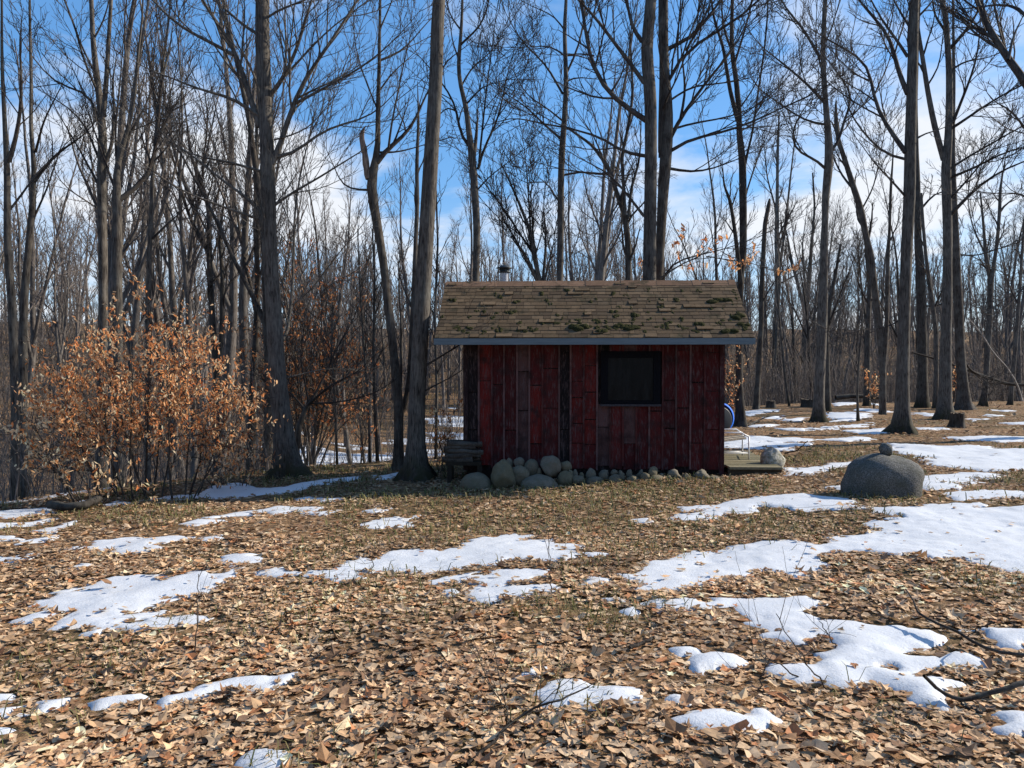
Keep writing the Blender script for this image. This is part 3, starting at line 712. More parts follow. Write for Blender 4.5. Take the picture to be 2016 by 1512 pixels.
row = [(1116, 924, 1129, 942), (1127, 924, 1139, 937), (1140, 929, 1151, 943), (1126, 935, 1152, 953), (1151, 921, 1175, 944), (1153, 938, 1190, 955), (1176, 925, 1202, 946), (1202, 924, 1216, 934), (1196, 933, 1226, 955),
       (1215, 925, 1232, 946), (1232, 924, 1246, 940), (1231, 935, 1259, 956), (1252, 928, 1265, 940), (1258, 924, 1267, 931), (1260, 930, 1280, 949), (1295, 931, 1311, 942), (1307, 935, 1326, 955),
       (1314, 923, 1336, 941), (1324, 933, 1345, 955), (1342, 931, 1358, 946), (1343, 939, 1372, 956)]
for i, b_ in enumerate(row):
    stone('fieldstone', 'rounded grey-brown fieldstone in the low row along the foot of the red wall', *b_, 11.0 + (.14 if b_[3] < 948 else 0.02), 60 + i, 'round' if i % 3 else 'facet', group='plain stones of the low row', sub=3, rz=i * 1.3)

# ------------------------------------------------------------------ big boulder with a stone balanced on it, rock by the deck
m = NT('granite_boulder'); v = m.coords('Object'); n = m.noise(v, 5, 5, .65); sp = m.noise(v, 70, 4, .75)
z = m.n('ShaderNodeSeparateXYZ'); m.l(v, z.inputs[0])
col = m.mix(m.ramp(sp, [(.40, 0.0), (.62, 1.0)]), (.06, .058, .053), (.22, .215, .20))
col = m.mix(m.ramp(n, [(.42, 0.0), (.65, .6)]), col, (.075, .076, .052))
GRAN = m.out(col, .9, m.bump(m.math('ADD', n, m.math('MULTIPLY', sp, .5)), 1.0, .03), .2)
bp = ground_hit(1738, 981)
stone('boulder', 'big rounded grey boulder standing alone in the snow', 1662, 892, 1814, 985, float(bp[1]) + .32, 77, 'loaf', 'boulder', sink=.06, dep=.8, mat=GRAN)
stone('fieldstone', 'small dark round stone balanced on top of the big lone boulder', 1731, 872, 1758, 898, float(bp[1]) + .34, 78, 'round', 'stone', sink=.012, dep=.95, mat=GRAN, sub=4)
m = NT('pale_rock'); v = m.coords('Object'); n = m.noise(v, 14, 5, .7)
PALE = m.out(m.ramp(n, [(.35, (.17, .155, .10)), (.62, (.46, .43, .36))]), .9, m.bump(n, .8, .03), .15)
stone('boulder', 'pale lichened rock at the far corner of the plank deck', 1499, 879, 1546, 932, 11.75, 91, 'facet', 'rock', sink=.05, mat=PALE)

# ------------------------------------------------------------------ plank deck
dk = thing('plank_deck', 'low mossy plank deck beside the right wall of the hut', 'deck', hw(2.0, 0, 0), HRZ)
g = Geo(); r = np.random.default_rng(3)
DT = .115
for i in range(15):
    y0 = -.12 + i * .148
    g.box((-.06 if i > 1 else .02, y0, DT - .032 + r.uniform(-.003, .003)), (.80 + .004 * i + r.uniform(-.03, .03), y0 + .140, DT + r.uniform(-.003, .003)), np.array([(.185, .16, .095), (.14, .125, .075), (.23, .20, .125)][r.integers(3)]) * r.uniform(.8, 1.15))
link('board', g.mesh('deck_boards', mat_tint('mossy_plank', .85, 0, 26, .3, .4, .15), False), dk)
g = Geo()
g.box((.0, -.09, DT - .16), (.78, -.05, DT - .037), (.06, .045, .03)); g.box((.74, -.048, DT - .16), (.78, 2.0, DT - .037), (.05, .04, .03))
for x in (.1, .7):
    for y in (.0, 1.9): g.box((x - .05, y - .045, -.4), (x + .05, y + .05, DT - .163), (.04, .035, .03))
link('deck_frame', g.mesh('deck_frame', WOODD, False), dk)

# white tubular patio bench on the deck
pb = thing('patio_bench', 'low white metal patio bench with woven seat, half hidden by the hut', 'bench', (2.98, 12.25, HZ + DT), 0)
m = NT('white_tube'); WTUBE = m.out((.82, .81, .78), .4, None, .4)
WOVEN = mat_tint('woven_seat', .8, .1, 60, .3, .3)
PB0 = np.array([2.98, 12.25, HZ + DT])
def lp(px, py, Yd): return at_depth(px, py, Yd) - PB0
fl, fr_ = 12.2, 12.75
for rail in ([lp(1402, 852, fl), lp(1460, 852, fl), lp(1466, 856, fl), lp(1474.5, 859.5, fl)], [lp(1402, 845.5, fr_), lp(1450, 845.5, fr_), lp(1456, 850, fr_), lp(1462, 853, fr_)]):
    link('arm_rail', Geo().tube(rail, .014).mesh('arm_rail', WTUBE), pb)
for (x, yt, Yd) in ((1474.5, 859.5, fl), (1462, 853, fr_), (1404, 859.5, fl), (1404, 853, fr_)):
    p = lp(x, yt, Yd); b_ = p.copy(); b_[2] = .0
    link('leg', Geo().tube([p, b_], .013).mesh('bench_leg', WTUBE), pb)
g = Geo(); a_, b_ = lp(1404, 892, fl), lp(1474.5, 892, fl); g.tube([a_, b_], .009); c_, d_ = lp(1404, 889, fr_), lp(1462, 889, fr_); g.tube([b_, d_], .009); g.tube([c_, d_], .009)
link('stretcher', g.mesh('bench_stretcher', WTUBE), pb)
g = Geo(); n = 22
A = [lp(1404, 871, fl), lp(1470, 863, fl), lp(1460, 856.5, fr_), lp(1404, 862, fr_)]
for i in range(n):
    t0, t1 = i / n, (i + .8) / n
    p = [A[0] + (A[1] - A[0]) * t0, A[0] + (A[1] - A[0]) * t1, A[3] + (A[2] - A[3]) * t1, A[3] + (A[2] - A[3]) * t0]
    dz = np.array([0, 0, .014]); g.add(p + [q - dz for q in p], [[0, 1, 2, 3], [7, 6, 5, 4], [0, 4, 5, 1], [1, 5, 6, 2], [2, 6, 7, 3], [3, 7, 4, 0]], c=np.array((.60, .53, .41)) * RNG.uniform(.8, 1.1))
for k in (.1, .5, .9):
    p, q = A[0] + (A[3] - A[0]) * k, A[1] + (A[2] - A[1]) * k; g.tube([p + (0, 0, .006), q + (0, 0, .006)], .010, 6, c=(.5, .44, .34))
link('seat', g.mesh('bench_seat', WOVEN, False), pb)

# blue drum lying on its side behind the hut
dc = ground_hit(1424, 846); Yd = float(dc[1]); c3 = at_depth(1417, 824, Yd)
R_ = abs(at_depth(1449, 824, Yd)[0] - c3[0])
dr = thing('drum', 'blue plastic drum with dark grey end lying on its side, half hidden behind the hut', 'drum', tuple(c3), math.radians(12))
m = NT('blue_plastic'); BLUE = m.out((.03, .17, .75), .65, None, .15)
m = NT('grey_plastic'); GREY = m.out((.055, .058, .06), .5, None, .3)
def drum_lathe(prof): 
    g = Geo(); lathe(g, prof, 36); V = np.vstack(g.v); g.v = [np.stack([V[:, 0], V[:, 2], V[:, 1]], -1)]; g.q = [np.vstack(g.q)[:, ::-1]]; return g
link('body', drum_lathe([(R_ * .9, 0), (R_, .02), (R_, .06), (R_ * .96, .08), (R_ * .97, .25), (R_, .28), (R_ * .97, .31), (R_ * .96, .5), (R_, .55), (R_ * .9, .58), (0, .58)]).mesh('drum_body', BLUE), dr)
link('end_plate', drum_lathe([(0, -.012), (R_ * .82, -.012), (R_ * .86, -.006), (R_ * .86, .01)]).mesh('drum_end', GREY), dr, (-.04 * R_, 0, -.12 * R_))

# ------------------------------------------------------------------ firewood bench at the left wall
fy = 11.62
p0 = at_depth(884, 912, fy); fzg = gz(-.9, fy)
fb = thing('log_rack', 'dark wooden bench carrying a pile of split logs beside the left wall of the hut', 'log rack', (-.75, fy, fzg))
zz = lambda py: float(at_depth(900, py, fy)[2] - fzg); xx = lambda px: float(at_depth(px, 900, fy)[0] + .75)
DW = (.03, .024, .018)
link('seat', Geo().box((xx(880), -.22, zz(913)), (xx(948), .26, zz(906)), DW).mesh('rack_seat', WOODD, False), fb)
for x in (xx(887), xx(945)):
    for y in (-.18, .2):
        link('leg', Geo().box((x - .035, y - .03, -.1), (x + .035, y + .03, zz(913.2)), DW).mesh('rack_leg', WOODD, False), fb)
BARKD = mat_bark('log_bark', (.025, .02, .016), (.075, .06, .048))
r = np.random.default_rng(12)
def log_mesh(L, rad, seed):
    q = np.random.default_rng(seed); g = Geo(); n = 6; P = np.stack([np.linspace(-L / 2, L / 2, n), q.normal(0, .006, n), q.normal(0, .006, n)], -1)
    g.tube(P, rad * q.uniform(.9, 1.1, n), 9); return g.mesh('log', BARKD)
k = 0
for lay, (n, z) in enumerate(((5, 903), (4, 895), (4, 887), (3, 879), (2, 872))):
    for i in range(n):
        L = r.uniform(.42, .58); rad = .040 * r.uniform(.8, 1.15)
        o = link('log', log_mesh(L, rad, k), None, (-.75 + xx(905 + r.uniform(-6, 8)) + (.02 * lay), fy - .16 + i * .36 / max(n - 1, 1) + .01 * lay, zz(z + 1) + fzg + rad * .2), (r.uniform(0, 6), r.uniform(-.05, .05), r.uniform(-.07, .07)))
        tag(o, 'dark split log piled on the wooden bench left of the hut', 'log', 'logs piled on the bench'); k += 1
# ------------------------------------------------------------------ bare trees
BARK = mat_bark('grey_bark', (.024, .020, .017), (.135, .118, .10), .9)
BARK2 = mat_bark('brown_bark', (.020, .016, .013), (.092, .077, .064))
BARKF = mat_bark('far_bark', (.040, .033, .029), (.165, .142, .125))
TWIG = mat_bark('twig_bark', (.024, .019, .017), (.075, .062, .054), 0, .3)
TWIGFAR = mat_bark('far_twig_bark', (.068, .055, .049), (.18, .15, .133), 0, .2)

def resample(P, n):
    P = np.asarray(P, float); s = np.r_[0, np.cumsum(np.linalg.norm(np.diff(P, axis=0), axis=1))]
    t = np.linspace(0, s[-1], n)
    Q = np.stack([np.interp(t, s, P[:, k]) for k in range(P.shape[1])], -1)
    if n > 4:
        Q[1:-1] = .25 * Q[:-2] + .5 * Q[1:-1] + .25 * Q[2:]
    return Q
def walk(pos, d, L, r, n, wander, up, rng, tip=.25):
    P = [pos]; st = (L / (n - 1))[:, None]
    for i in range(n - 1):
        d = unit(d + wander * rng.normal(size=d.shape) + np.array([0, 0, up])); P.append(P[-1] + d * st)
    P = np.stack(P, 1); t = np.linspace(0, 1, n)
    return P, r[:, None] * (1 - (1 - tip) * t)
def spawn(P, R, counts, tmin, tmax, alo, ahi, lf, rng, rf=.55, up0=.15, taper_len=.5, ltot=None):
    M, n = P.shape[:2]; idx = np.repeat(np.arange(M), counts); K = len(idx)
    if not K: return None
    off = np.concatenate([np.arange(c) for c in counts]) if K else np.zeros(0)
    t = tmin + (tmax - tmin) * np.clip((off + rng.uniform(0.1, .9, K)) / counts[idx], 0, .999)
    f = t * (n - 1); i = np.minimum(f.astype(int), n - 2); fr = (f - i)[:, None]
    a, b = P[idx, i], P[idx, i + 1]; pos = a + (b - a) * fr; T = unit(b - a)
    rad = R[idx, i] * (1 - fr[:, 0]) + R[idx, i + 1] * fr[:, 0]
    q = rng.normal(size=(K, 3)); q = unit(q - (q * T).sum(1, keepdims=True) * T)
    an = rng.uniform(alo, ahi, K)[:, None]
    d = unit(T * np.cos(an) + q * np.sin(an) + [0, 0, up0])
    L0 = np.linalg.norm(np.diff(P, axis=1), axis=2).sum(1) if ltot is None else ltot
    L = L0[idx] * lf * (1 - taper_len * t) * rng.uniform(.6, 1.25, K)
    return pos, d, L, rad * rf
class Crown:
    def __init__(self): self.g = Geo()
    def put(self, P, R, sides): self.g.add(*tubes(P, R, sides))
def ramify(cr, P, R, rng, dens=2.2, rmin=.0045, levels=3, up=.07, lf=(.5, .52, .55), twigs=1.0, tips=None):
    """side branches, branchlets and twigs on a set of limbs (M,n,3)"""
    L = np.linalg.norm(np.diff(P, axis=1), axis=2).sum(1)
    c = np.clip(np.round(L * dens * 1.3 * rng.uniform(.8, 1.2, len(L))), 2, 16).astype(int)
    s = spawn(P, R, c, .15, 1.0, .4, .9, lf[0], rng, .5, .12)
    if s is None: return
    P2, R2 = walk(s[0], s[1], np.maximum(s[2], .35), np.maximum(s[3], rmin * 1.3), 7, .09, up, rng, .35); cr.put(P2, R2, 4)
    if tips is not None: tips.append(P2)
    if levels < 2: return
    c = np.clip(np.round(np.maximum(s[2], .35) * 5.6 * twigs * rng.uniform(.7, 1.3, len(P2))), 2, 9).astype(int)
    s = spawn(P2, R2, c, .15, 1.0, .35, .85, lf[1], rng, .65, .08)
    P3, R3 = walk(s[0], s[1], np.maximum(s[2], .22), np.maximum(s[3], rmin), 5, .10, up, rng, .5); cr.put(P3, R3, 3)
    if tips is not None: tips.append(P3)
    if levels < 3: return
    c = np.clip(np.round(np.maximum(s[2], .22) * 8.5 * twigs * rng.uniform(.6, 1.3, len(P3))), 1, 5).astype(int)
    s = spawn(P3, R3, c, .2, 1.0, .3, .85, lf[2], rng, .8, .06)
    P4, R4 = walk(s[0], s[1], np.clip(s[2], 0.14, .7), np.full(len(s[0]), rmin * .85), 4, .11, up, rng, .6); cr.put(P4, R4, 3)
    if tips is not None: tips.append(P4)
def trunk_tube(g, P, R, sides=14, flare=0.0, seed=0, fh=.22):
    h = P[:, 2] - P[0, 2]; a = np.arange(sides) * 2 * math.pi / sides
    lob = 1 + flare * np.exp(-np.clip(h, 0, None) / fh)[:, None] * (.75 + .55 * np.cos(3 * a + seed) * 1 + .35 * np.cos(5 * a + seed * 2.1))[None]
    lob = lob * (1 + .05 * np.sin(2 * a + seed * 1.7 + h[:, None] * .9) + .03 * np.sin(3 * a + h[:, None] * 2.1 + seed))
    g.add(*tubes(P[None], R[None], sides, lob[None]))
def tree_thing(name, label, base, tr, cr, group=None, bark=None, twig=None, sub=None):
    o = thing(name, label, 'tree', tuple(base), 0, group)
    if tr.v: link('trunk', tr.mesh('trunk', bark or BARK), o)
    if cr.g.v: link('crown', cr.g.mesh('crown', twig or TWIG), o)
    return o
def traced(label, trunk, limbs=(), stems=(), Y=None, dens=2.2, flare=.7, height=16.0, seed=0, auto=(0, .4, .95), name='bare_tree', twigs=1.0, rmin=None, bark=None, levels=3, top=True, spread=.45, wig=.0, lowtwig=0):
    rng = np.random.default_rng(1000 + seed)
    T = np.array(trunk, float)
    if Y is None:
        b = ground_hit(T[0, 0], T[0, 1]); Y = float(b[1])
    P = at_depth(T[:, 0], T[:, 1], Y); R = T[:, 2] * Y / F / 2
    zb = gz(P[0, 0], Y) - .12
    if P[0, 2] > zb + .05: P = np.vstack([[P[0, 0] + (P[0, 0] - P[min(1, len(P) - 1), 0]) * .1, Y, zb], P]); R = np.r_[R[0] * 1.1, R]
    else: P[0, 2] = zb
    base = np.array([P[0, 0], Y, zb + .12])
    rmin = rmin or np.clip(.00034 * Y, .0038, .010)
    def extend(P, R, H):
        d = unit(P[-1] - P[-2]) ; d = unit(d + [0, 0, 1.2])
        L = H - (P[-1, 2] - zb)
        if L < .5: return P, R
        E, ER = walk(P[-1][None], d[None], np.array([L]), np.array([R[-1]]), 12, .05, .05, rng, .15)
        return np.vstack([P, E[0, 1:]]), np.r_[R, ER[0, 1:]]
    tr, cr = Geo(), Crown(); leadP, leadR = [], []
    ntr = len(P)
    ext = top and T[-1, 1] <= 8
    if ext: P, R = extend(P, R, height)
    Q = resample(np.hstack([P, R[:, None]]), 54); Q[:, 1] += wig * np.sin(np.linspace(0, 5, 54) + seed)
    trunk_tube(tr, Q[:, :3] - base, Q[:, 3], 14, flare, seed)
    if ext:
        up = Q[Q[:, 2] > 1.9 + .50 * Y]
        if len(up) > 6: leadP.append(resample(up, 12))
    elif auto[0]: leadP.append(resample(Q[25:], 12))
    if lowtwig: leadP.append(resample(Q[12:40], 12))
    lim = []
    for (w0, w1, pts) in stems:
        a = np.array(pts, float); p = at_depth(a[:, 0], a[:, 1], Y + rng.uniform(-.15, .15) + np.linspace(0, rng.uniform(-spread, spread), len(a)))
        r = np.linspace(w0, w1, len(a)) * Y / F / 2
        if a[-1, 1] <= 8 and top: p, r = extend(p, r, height * rng.uniform(.8, 1))
        else: r = r * np.clip((len(r) - .8 - np.arange(len(r))) / 1.8, .15, 1)
        q = resample(np.hstack([p, r[:, None]]), 26); trunk_tube(tr, q[:, :3] - base, q[:, 3], 9, 0, seed)
        leadP.append(resample(q[6:], 12))
    for (w0, w1, pts) in limbs:
        a = np.array(pts, float); s = np.r_[0, np.cumsum(np.hypot(*np.diff(a, axis=0).T))] / F * Y
        p = at_depth(a[:, 0], a[:, 1], Y + s * rng.uniform(-spread, spread)); r = np.linspace(w0 * 1.25, w1 * 1.35, len(a)) * Y / F / 2
        if a[-1, 1] <= 8 and top:
            E, ER = walk(p[-1][None], unit(p[-1] - p[-2])[None], np.array([rng.uniform(.8, 2)]), r[-1:], 5, .08, .1, rng, .3); p = np.vstack([p, E[0, 1:]]); r = np.r_[r, ER[0, 1:]]
        else:
            E, ER = walk(p[-1][None], unit(p[-1] - p[-2])[None], np.array([rng.uniform(.5, 1.1) * Y / 12]), r[-1:], 5, .10, .1, rng, .2); p = np.vstack([p, E[0, 1:]]); r = np.r_[r * np.linspace(1, .8, len(r)), ER[0, 1:] * .8]
        lim.append(resample(np.hstack([p, r[:, None]]), 12))
    if leadP:                                             # limbs the frame cuts off or that are too fine to trace
        LP = np.stack(leadP); cnt = np.full(len(LP), max(auto[0], 1))
        if auto[0]:
            s = spawn(LP[..., :3], LP[..., 3], cnt, .02, .98, .35, .85, auto[2] * .32, rng, .5, .25, .6)
            A, AR = walk(s[0], s[1], np.clip(s[2], .6, 4), np.maximum(s[3], rmin * 1.5), 12, .10, .10, rng, .25)
            lim += [np.concatenate([x, y[:, None]], 1) for x, y in zip(A, AR)]
    if lim:
        A = np.stack(lim); cr.put(A[..., :3] - base, A[..., 3], 6)
        ramify(cr, A[..., :3] - base, A[..., 3], rng, dens, rmin, levels, twigs=twigs)
    return tree_thing(name, label, base, tr, cr, None, bark)

TREES = []
def T_(*a, **k): k.setdefault('seed', len(TREES)); TREES.append(traced(*a, **k))

# the left of the clearing -----------------------------------------------------------------
T_('slender grey forked tree, leftmost trunk in view',
   [(30, 965, 17), (30, 800, 15), (24, 600, 14), (14, 480, 13), (14, 330, 11), (9, 231, 8), (5, 159, 7), (3, 80, 5), (4, 0, 4)],
   [(8, 3, [(17, 318), (27, 291), (40, 225), (43, 160), (38, 90)]), (4, 2, [(14, 420), (45, 380), (80, 330), (120, 300)])], Y=13.0, auto=(10, .4, .9), dens=1.8, height=15)
T_('crooked grey tree just right of the leftmost trunk',
   [(50, 965, 17), (46, 800, 16), (45, 650, 15), (50, 550, 14), (55, 496, 13), (63, 413, 11), (68, 330, 9), (60, 248, 7), (62, 180, 6), (60, 90, 5), (58, 0, 4)],
   [(6, 2, [(66, 360), (99, 314), (132, 288), (169, 264)]), (5, 2, [(55, 500), (60, 440), (90, 380), (110, 320)]), (4, 2, [(70, 300), (85, 240), (110, 190)])], Y=13.6, auto=(12, .4, .9), dens=1.8, height=15)
T_('stout many-stemmed grey tree behind the orange beech, left of the close pair',
   [(200, 975, 24), (201, 800, 21), (203, 600, 18), (203, 496, 17), (202, 463, 17), (200, 331, 17), (203, 265, 15), (197, 200, 12), (188, 132, 11), (182, 66, 9), (180, 0, 8)],
   [(5, 2, [(198, 255), (178, 180), (126, 173), (95, 152), (70, 120)]), (4, 2, [(196, 190), (165, 120), (150, 60), (130, 10)]), (4, 2, [(201, 330), (170, 250), (140, 215), (100, 190)]), (4, 2, [(190, 150), (160, 90), (140, 30)]),
    (4, 2, [(202, 380), (160, 300), (130, 250)]), (3, 1.5, [(183, 80), (205, 40), (215, 0)])],
   [(10, 6, [(203, 230), (207, 198), (212, 116), (215, 50), (220, 0)]), (7, 4, [(205, 330), (220, 285), (225, 230), (222, 160), (232, 90)])], Y=14.5, auto=(9, .4, .9), dens=2.4, height=17, spread=.3)
T_('grey tree behind the orange beech with a thick bowed limb to the right',
   [(233, 975, 20), (233, 800, 19), (231, 600, 18), (231, 496, 17), (231, 400, 17), (228, 331, 11), (238, 297, 10), (250, 260, 8), (265, 200, 6), (270, 120, 5), (280, 40, 4), (282, 0, 3)],
   [(9, 4, [(233, 395), (245, 387), (274, 367), (294, 347), (304, 317), (311, 248), (314, 212), (318, 150), (335, 100)]), (5, 2, [(238, 300), (262, 250), (285, 215), (300, 170)]), (4, 2, [(231, 340), (226, 270), (232, 200), (240, 130)]),
    (3, 1.5, [(304, 317), (330, 290), (360, 240)]), (4, 2, [(230, 380), (200, 300), (180, 240)])], Y=14.2, auto=(8, .4, .9), dens=2.4, height=14)
T_('thin straight grey tree right of the close pair, passing behind the bowed limb',
   [(291, 975, 12), (291, 800, 11), (292, 600, 10), (294, 496, 9), (298, 430, 9), (299, 364, 8), (306, 281, 7), (311, 210, 6), (318, 140, 5), (330, 60, 4), (336, 0, 3)],
   [(4, 2, [(300, 470), (330, 440), (360, 415)]), (4, 2, [(303, 300), (325, 240), (350, 200)]), (3, 1.5, [(310, 230), (300, 160), (305, 90)])], Y=15.5, auto=(10, .4, .9), dens=2.4)
T_('thin twin-stemmed tree between the orange beech and the big forked tree',
   [(428, 900, 15), (428, 750, 14), (420, 650, 13), (412, 520, 11), (412, 413, 9), (398, 364, 7), (384, 331, 6), (372, 290, 4), (368, 240, 3), (360, 180, 2)],
   [(7, 3, [(407, 490), (380, 446), (360, 390), (347, 331), (330, 280)]), (4, 2, [(398, 364), (400, 310), (410, 250), (405, 190)]), (4, 2, [(412, 430), (430, 380), (445, 320)]), (3, 1.5, [(415, 560), (450, 520), (480, 470)])],
   [(10, 5, [(430, 760), (437, 650), (438, 540), (432, 470), (440, 400), (450, 330)])], Y=19.0, auto=(8, .4, .8), dens=2.4)
T_('big furrowed forked tree with many spreading limbs and a mossy flared foot',
   [(569, 938, 50), (562, 889, 42), (555, 821, 36), (548, 754, 33), (542, 686, 31), (538, 602, 31), (533, 517, 30), (531, 496, 30), (529, 397, 29), (527, 331, 29), (524, 265, 25), (522, 198, 27), (519, 132, 26), (516, 66, 26), (517, 0, 25)],
   [(10, 4.5, [(511, 250), (499, 212), (486, 175), (478, 142), (466, 112), (455, 83), (436, 56), (417, 33), (400, 3)]),
    (6, 3, [(460, 108), (433, 93), (400, 76), (380, 66), (347, 50), (317, 20), (298, -3)]), (5, 2.5, [(462, 108), (452, 70), (440, 33), (426, 0)]),
    (10, 3, [(536, 322), (552, 298), (557, 271), (565, 238), (579, 205), (592, 162), (612, 146), (631, 109), (661, 69), (681, 36), (704, 0)]),
    (6, 2.5, [(547, 309), (572, 308), (595, 288), (631, 261), (665, 245), (714, 236), (744, 218)]), (5, 2, [(579, 205), (612, 188), (645, 169), (698, 142), (744, 109), (770, 85)]),
    (8, 3, [(526, 195), (552, 165), (572, 126), (592, 76), (612, 0)]), (4, 2, [(562, 150), (590, 118), (620, 85), (665, 43), (700, 20)]), (4, 2, [(560, 145), (565, 90), (560, 40), (562, 0)]),
    (6, 2, [(512, 230), (466, 198), (433, 185), (400, 179), (372, 168), (330, 150), (300, 140)]), (5, 2, [(516, 338), (476, 326), (443, 317), (400, 311), (370, 300)]),
    (6, 2, [(514, 420), (496, 397), (466, 374), (433, 354), (400, 321), (364, 298), (314, 261), (300, 240)]), (5, 2, [(514, 432), (476, 423), (450, 410), (400, 393), (350, 372), (310, 345)]),
    (5, 2, [(529, 413), (552, 394), (592, 370), (638, 344), (684, 314), (714, 298)]), (6, 2.5, [(506, 66), (479, 50), (450, 23), (420, 0)]), (4, 2, [(524, 36), (548, 18), (590, 6), (620, -10)]),
    (5, 2, [(518, 205), (505, 160), (488, 120), (472, 95)]), (7, 3, [(547, 640), (557, 700), (562, 686), (569, 642), (575, 585), (579, 517), (578, 430), (585, 360), (600, 310)]), (3, 1.5, [(540, 275), (570, 268), (610, 250), (640, 215)]),
    (3, 1.5, [(560, 745), (600, 735), (640, 725), (680, 728)]), (3, 1.5, [(576, 600), (610, 575), (650, 520), (690, 470)])],
   dens=2.6, height=17, auto=(12, .4, .9), spread=.55, flare=1.1)
TREES[-1].children[0].data.materials[0] = BARK
T_('leaning forked tree with a broken barkless snag at its fork',
   [(785, 926, 20), (785, 855, 18), (786, 804, 20), (781, 754, 19), (774, 686, 17), (763, 602, 16), (758, 534, 16), (747, 467, 16), (741, 430, 17), (731, 380, 19), (728, 350, 21), (736, 328, 15), (744, 307, 11), (744, 231, 9), (745, 179, 8), (747, 132, 7), (747, 66, 6), (749, 0, 5)],
   [(9, 3, [(742, 320), (760, 294), (784, 278), (807, 255), (827, 215), (840, 182)]), (4, 2, [(765, 290), (770, 248), (780, 198), (790, 150), (800, 100)]), (4, 2, [(724, 374), (698, 374), (674, 364), (658, 330)]),
    (4, 2, [(748, 119), (785, 105), (813, 79), (835, 50)]), (4, 2, [(745, 300), (780, 300), (820, 290)]), (3, 1.5, [(745, 220), (720, 160), (700, 100), (695, 40)]), (3, 1.5, [(746, 180), (775, 140), (800, 120)]), (3, 1.5, [(747, 60), (760, 30), (775, -5)])],
   [(11, 7, [(788, 822), (797, 800), (805, 754), (810, 669), (815, 551), (818, 484), (822, 400), (820, 330), (824, 240), (822, 160)]), (6, 4, [(787, 790), (790, 730), (790, 635), (785, 560), (790, 480)])], dens=2.2, height=14, auto=(6, .4, .8), bark=BARK2)
_g = Geo(); _Y = float(TREES[-1].location.y); _a = np.array([(727, 352, 15), (721, 331, 13), (719, 304, 12), (712, 274, 11), (711, 261, 9), (716, 252, 5), (721, 247, .6)], float)
_q = resample(np.hstack([at_depth(_a[:, 0], _a[:, 1], _Y), (_a[:, 2] * _Y / F / 2)[:, None]]), 12); _b = np.array(TREES[-1].location)
_g.add(*tubes((_q[:, :3] - _b)[None], _q[:, 3][None] * (1 + .12 * np.sin(np.arange(12) * 2.3)), 8)); _o = link('snag', _g.mesh('snag', mat_bark('bare_snag_wood', (.07, .045, .035), (.30, .22, .17))), TREES[-1]); _o['label'] = 'broken pale snag'
T_('tall clear trunk without low limbs, right beside the left end of the hut roof',
   [(823, 944, 50), (820, 889, 37), (820, 821, 34), (822, 754, 32), (827, 669, 32), (832, 585, 30), (837, 517, 29), (839, 467, 28), (845, 364, 29), (851, 265, 28), (858, 165, 27), (861, 116, 27), (860, 50, 27), (865, 0, 25)],
   [(4, 2, [(838, 720), (870, 700), (905, 680), (935, 650)]), (3, 1.5, [(836, 770), (868, 752), (900, 738), (918, 722)]), (3, 1.5, [(862, 150), (880, 120), (905, 100)])], dens=2.0, height=19, auto=(14, .4, 1.0), flare=.95)
T_('small bright crooked trunk behind the mossy foot of the big forked tree',
   [(586, 930, 11), (584, 905, 9), (589, 838, 10), (602, 804, 8), (612, 790, 6)],
   [(5, 2, [(604, 800), (625, 780), (656, 754), (690, 740)]), (4, 2, [(606, 795), (636, 794), (680, 790), (720, 780)]), (4, 2, [(608, 795), (600, 750), (590, 700), (600, 640)]), (4, 2, [(612, 790), (640, 740), (660, 690), (690, 640)]), (3, 2, [(600, 805), (570, 770), (540, 760)])], Y=13.5, top=False, dens=3, flare=.2, rmin=.004)

# behind the hut -----------------------------------------------------------------------------
T_('grey tree forking above the hut chimney with a short splintered spike beside the fork',
   [(937, 900, 18), (937, 552, 14), (939, 444, 14), (933, 352, 14), (928, 296, 14), (922, 252, 10), (917, 207, 9), (906, 167, 8), (902, 130, 8), (907, 74, 7), (909, 37, 6), (911, 0, 5)],
   [(4, 2, [(905, 90), (925, 70), (943, 56), (959, 22), (962, 0)]), (6, 3, [(924, 289), (906, 267), (900, 222), (890, 190), (872, 167)]), (5, 2, [(941, 333), (952, 289), (980, 241), (991, 185), (1000, 140)]), (4, 2, [(943, 320), (950, 250), (956, 190), (961, 148), (970, 90)]),
    (3, 1.5, [(908, 170), (930, 130), (960, 110), (985, 80)]), (3, 1.5, [(904, 120), (890, 80), (885, 30)]), (3, 1.5, [(900, 220), (880, 210), (862, 230)]), (3, 1.5, [(908, 60), (885, 30), (880, 0)]), (3, 1.5, [(935, 380), (960, 350), (1000, 320)]), (3, 1.5, [(918, 205), (950, 170), (985, 160)])],
   [(9, 1, [(932, 310), (936, 285), (939, 250), (941, 222), (941, 205)])], Y=17.5, dens=2.4, top=True, auto=(5, .3, .7), height=13)
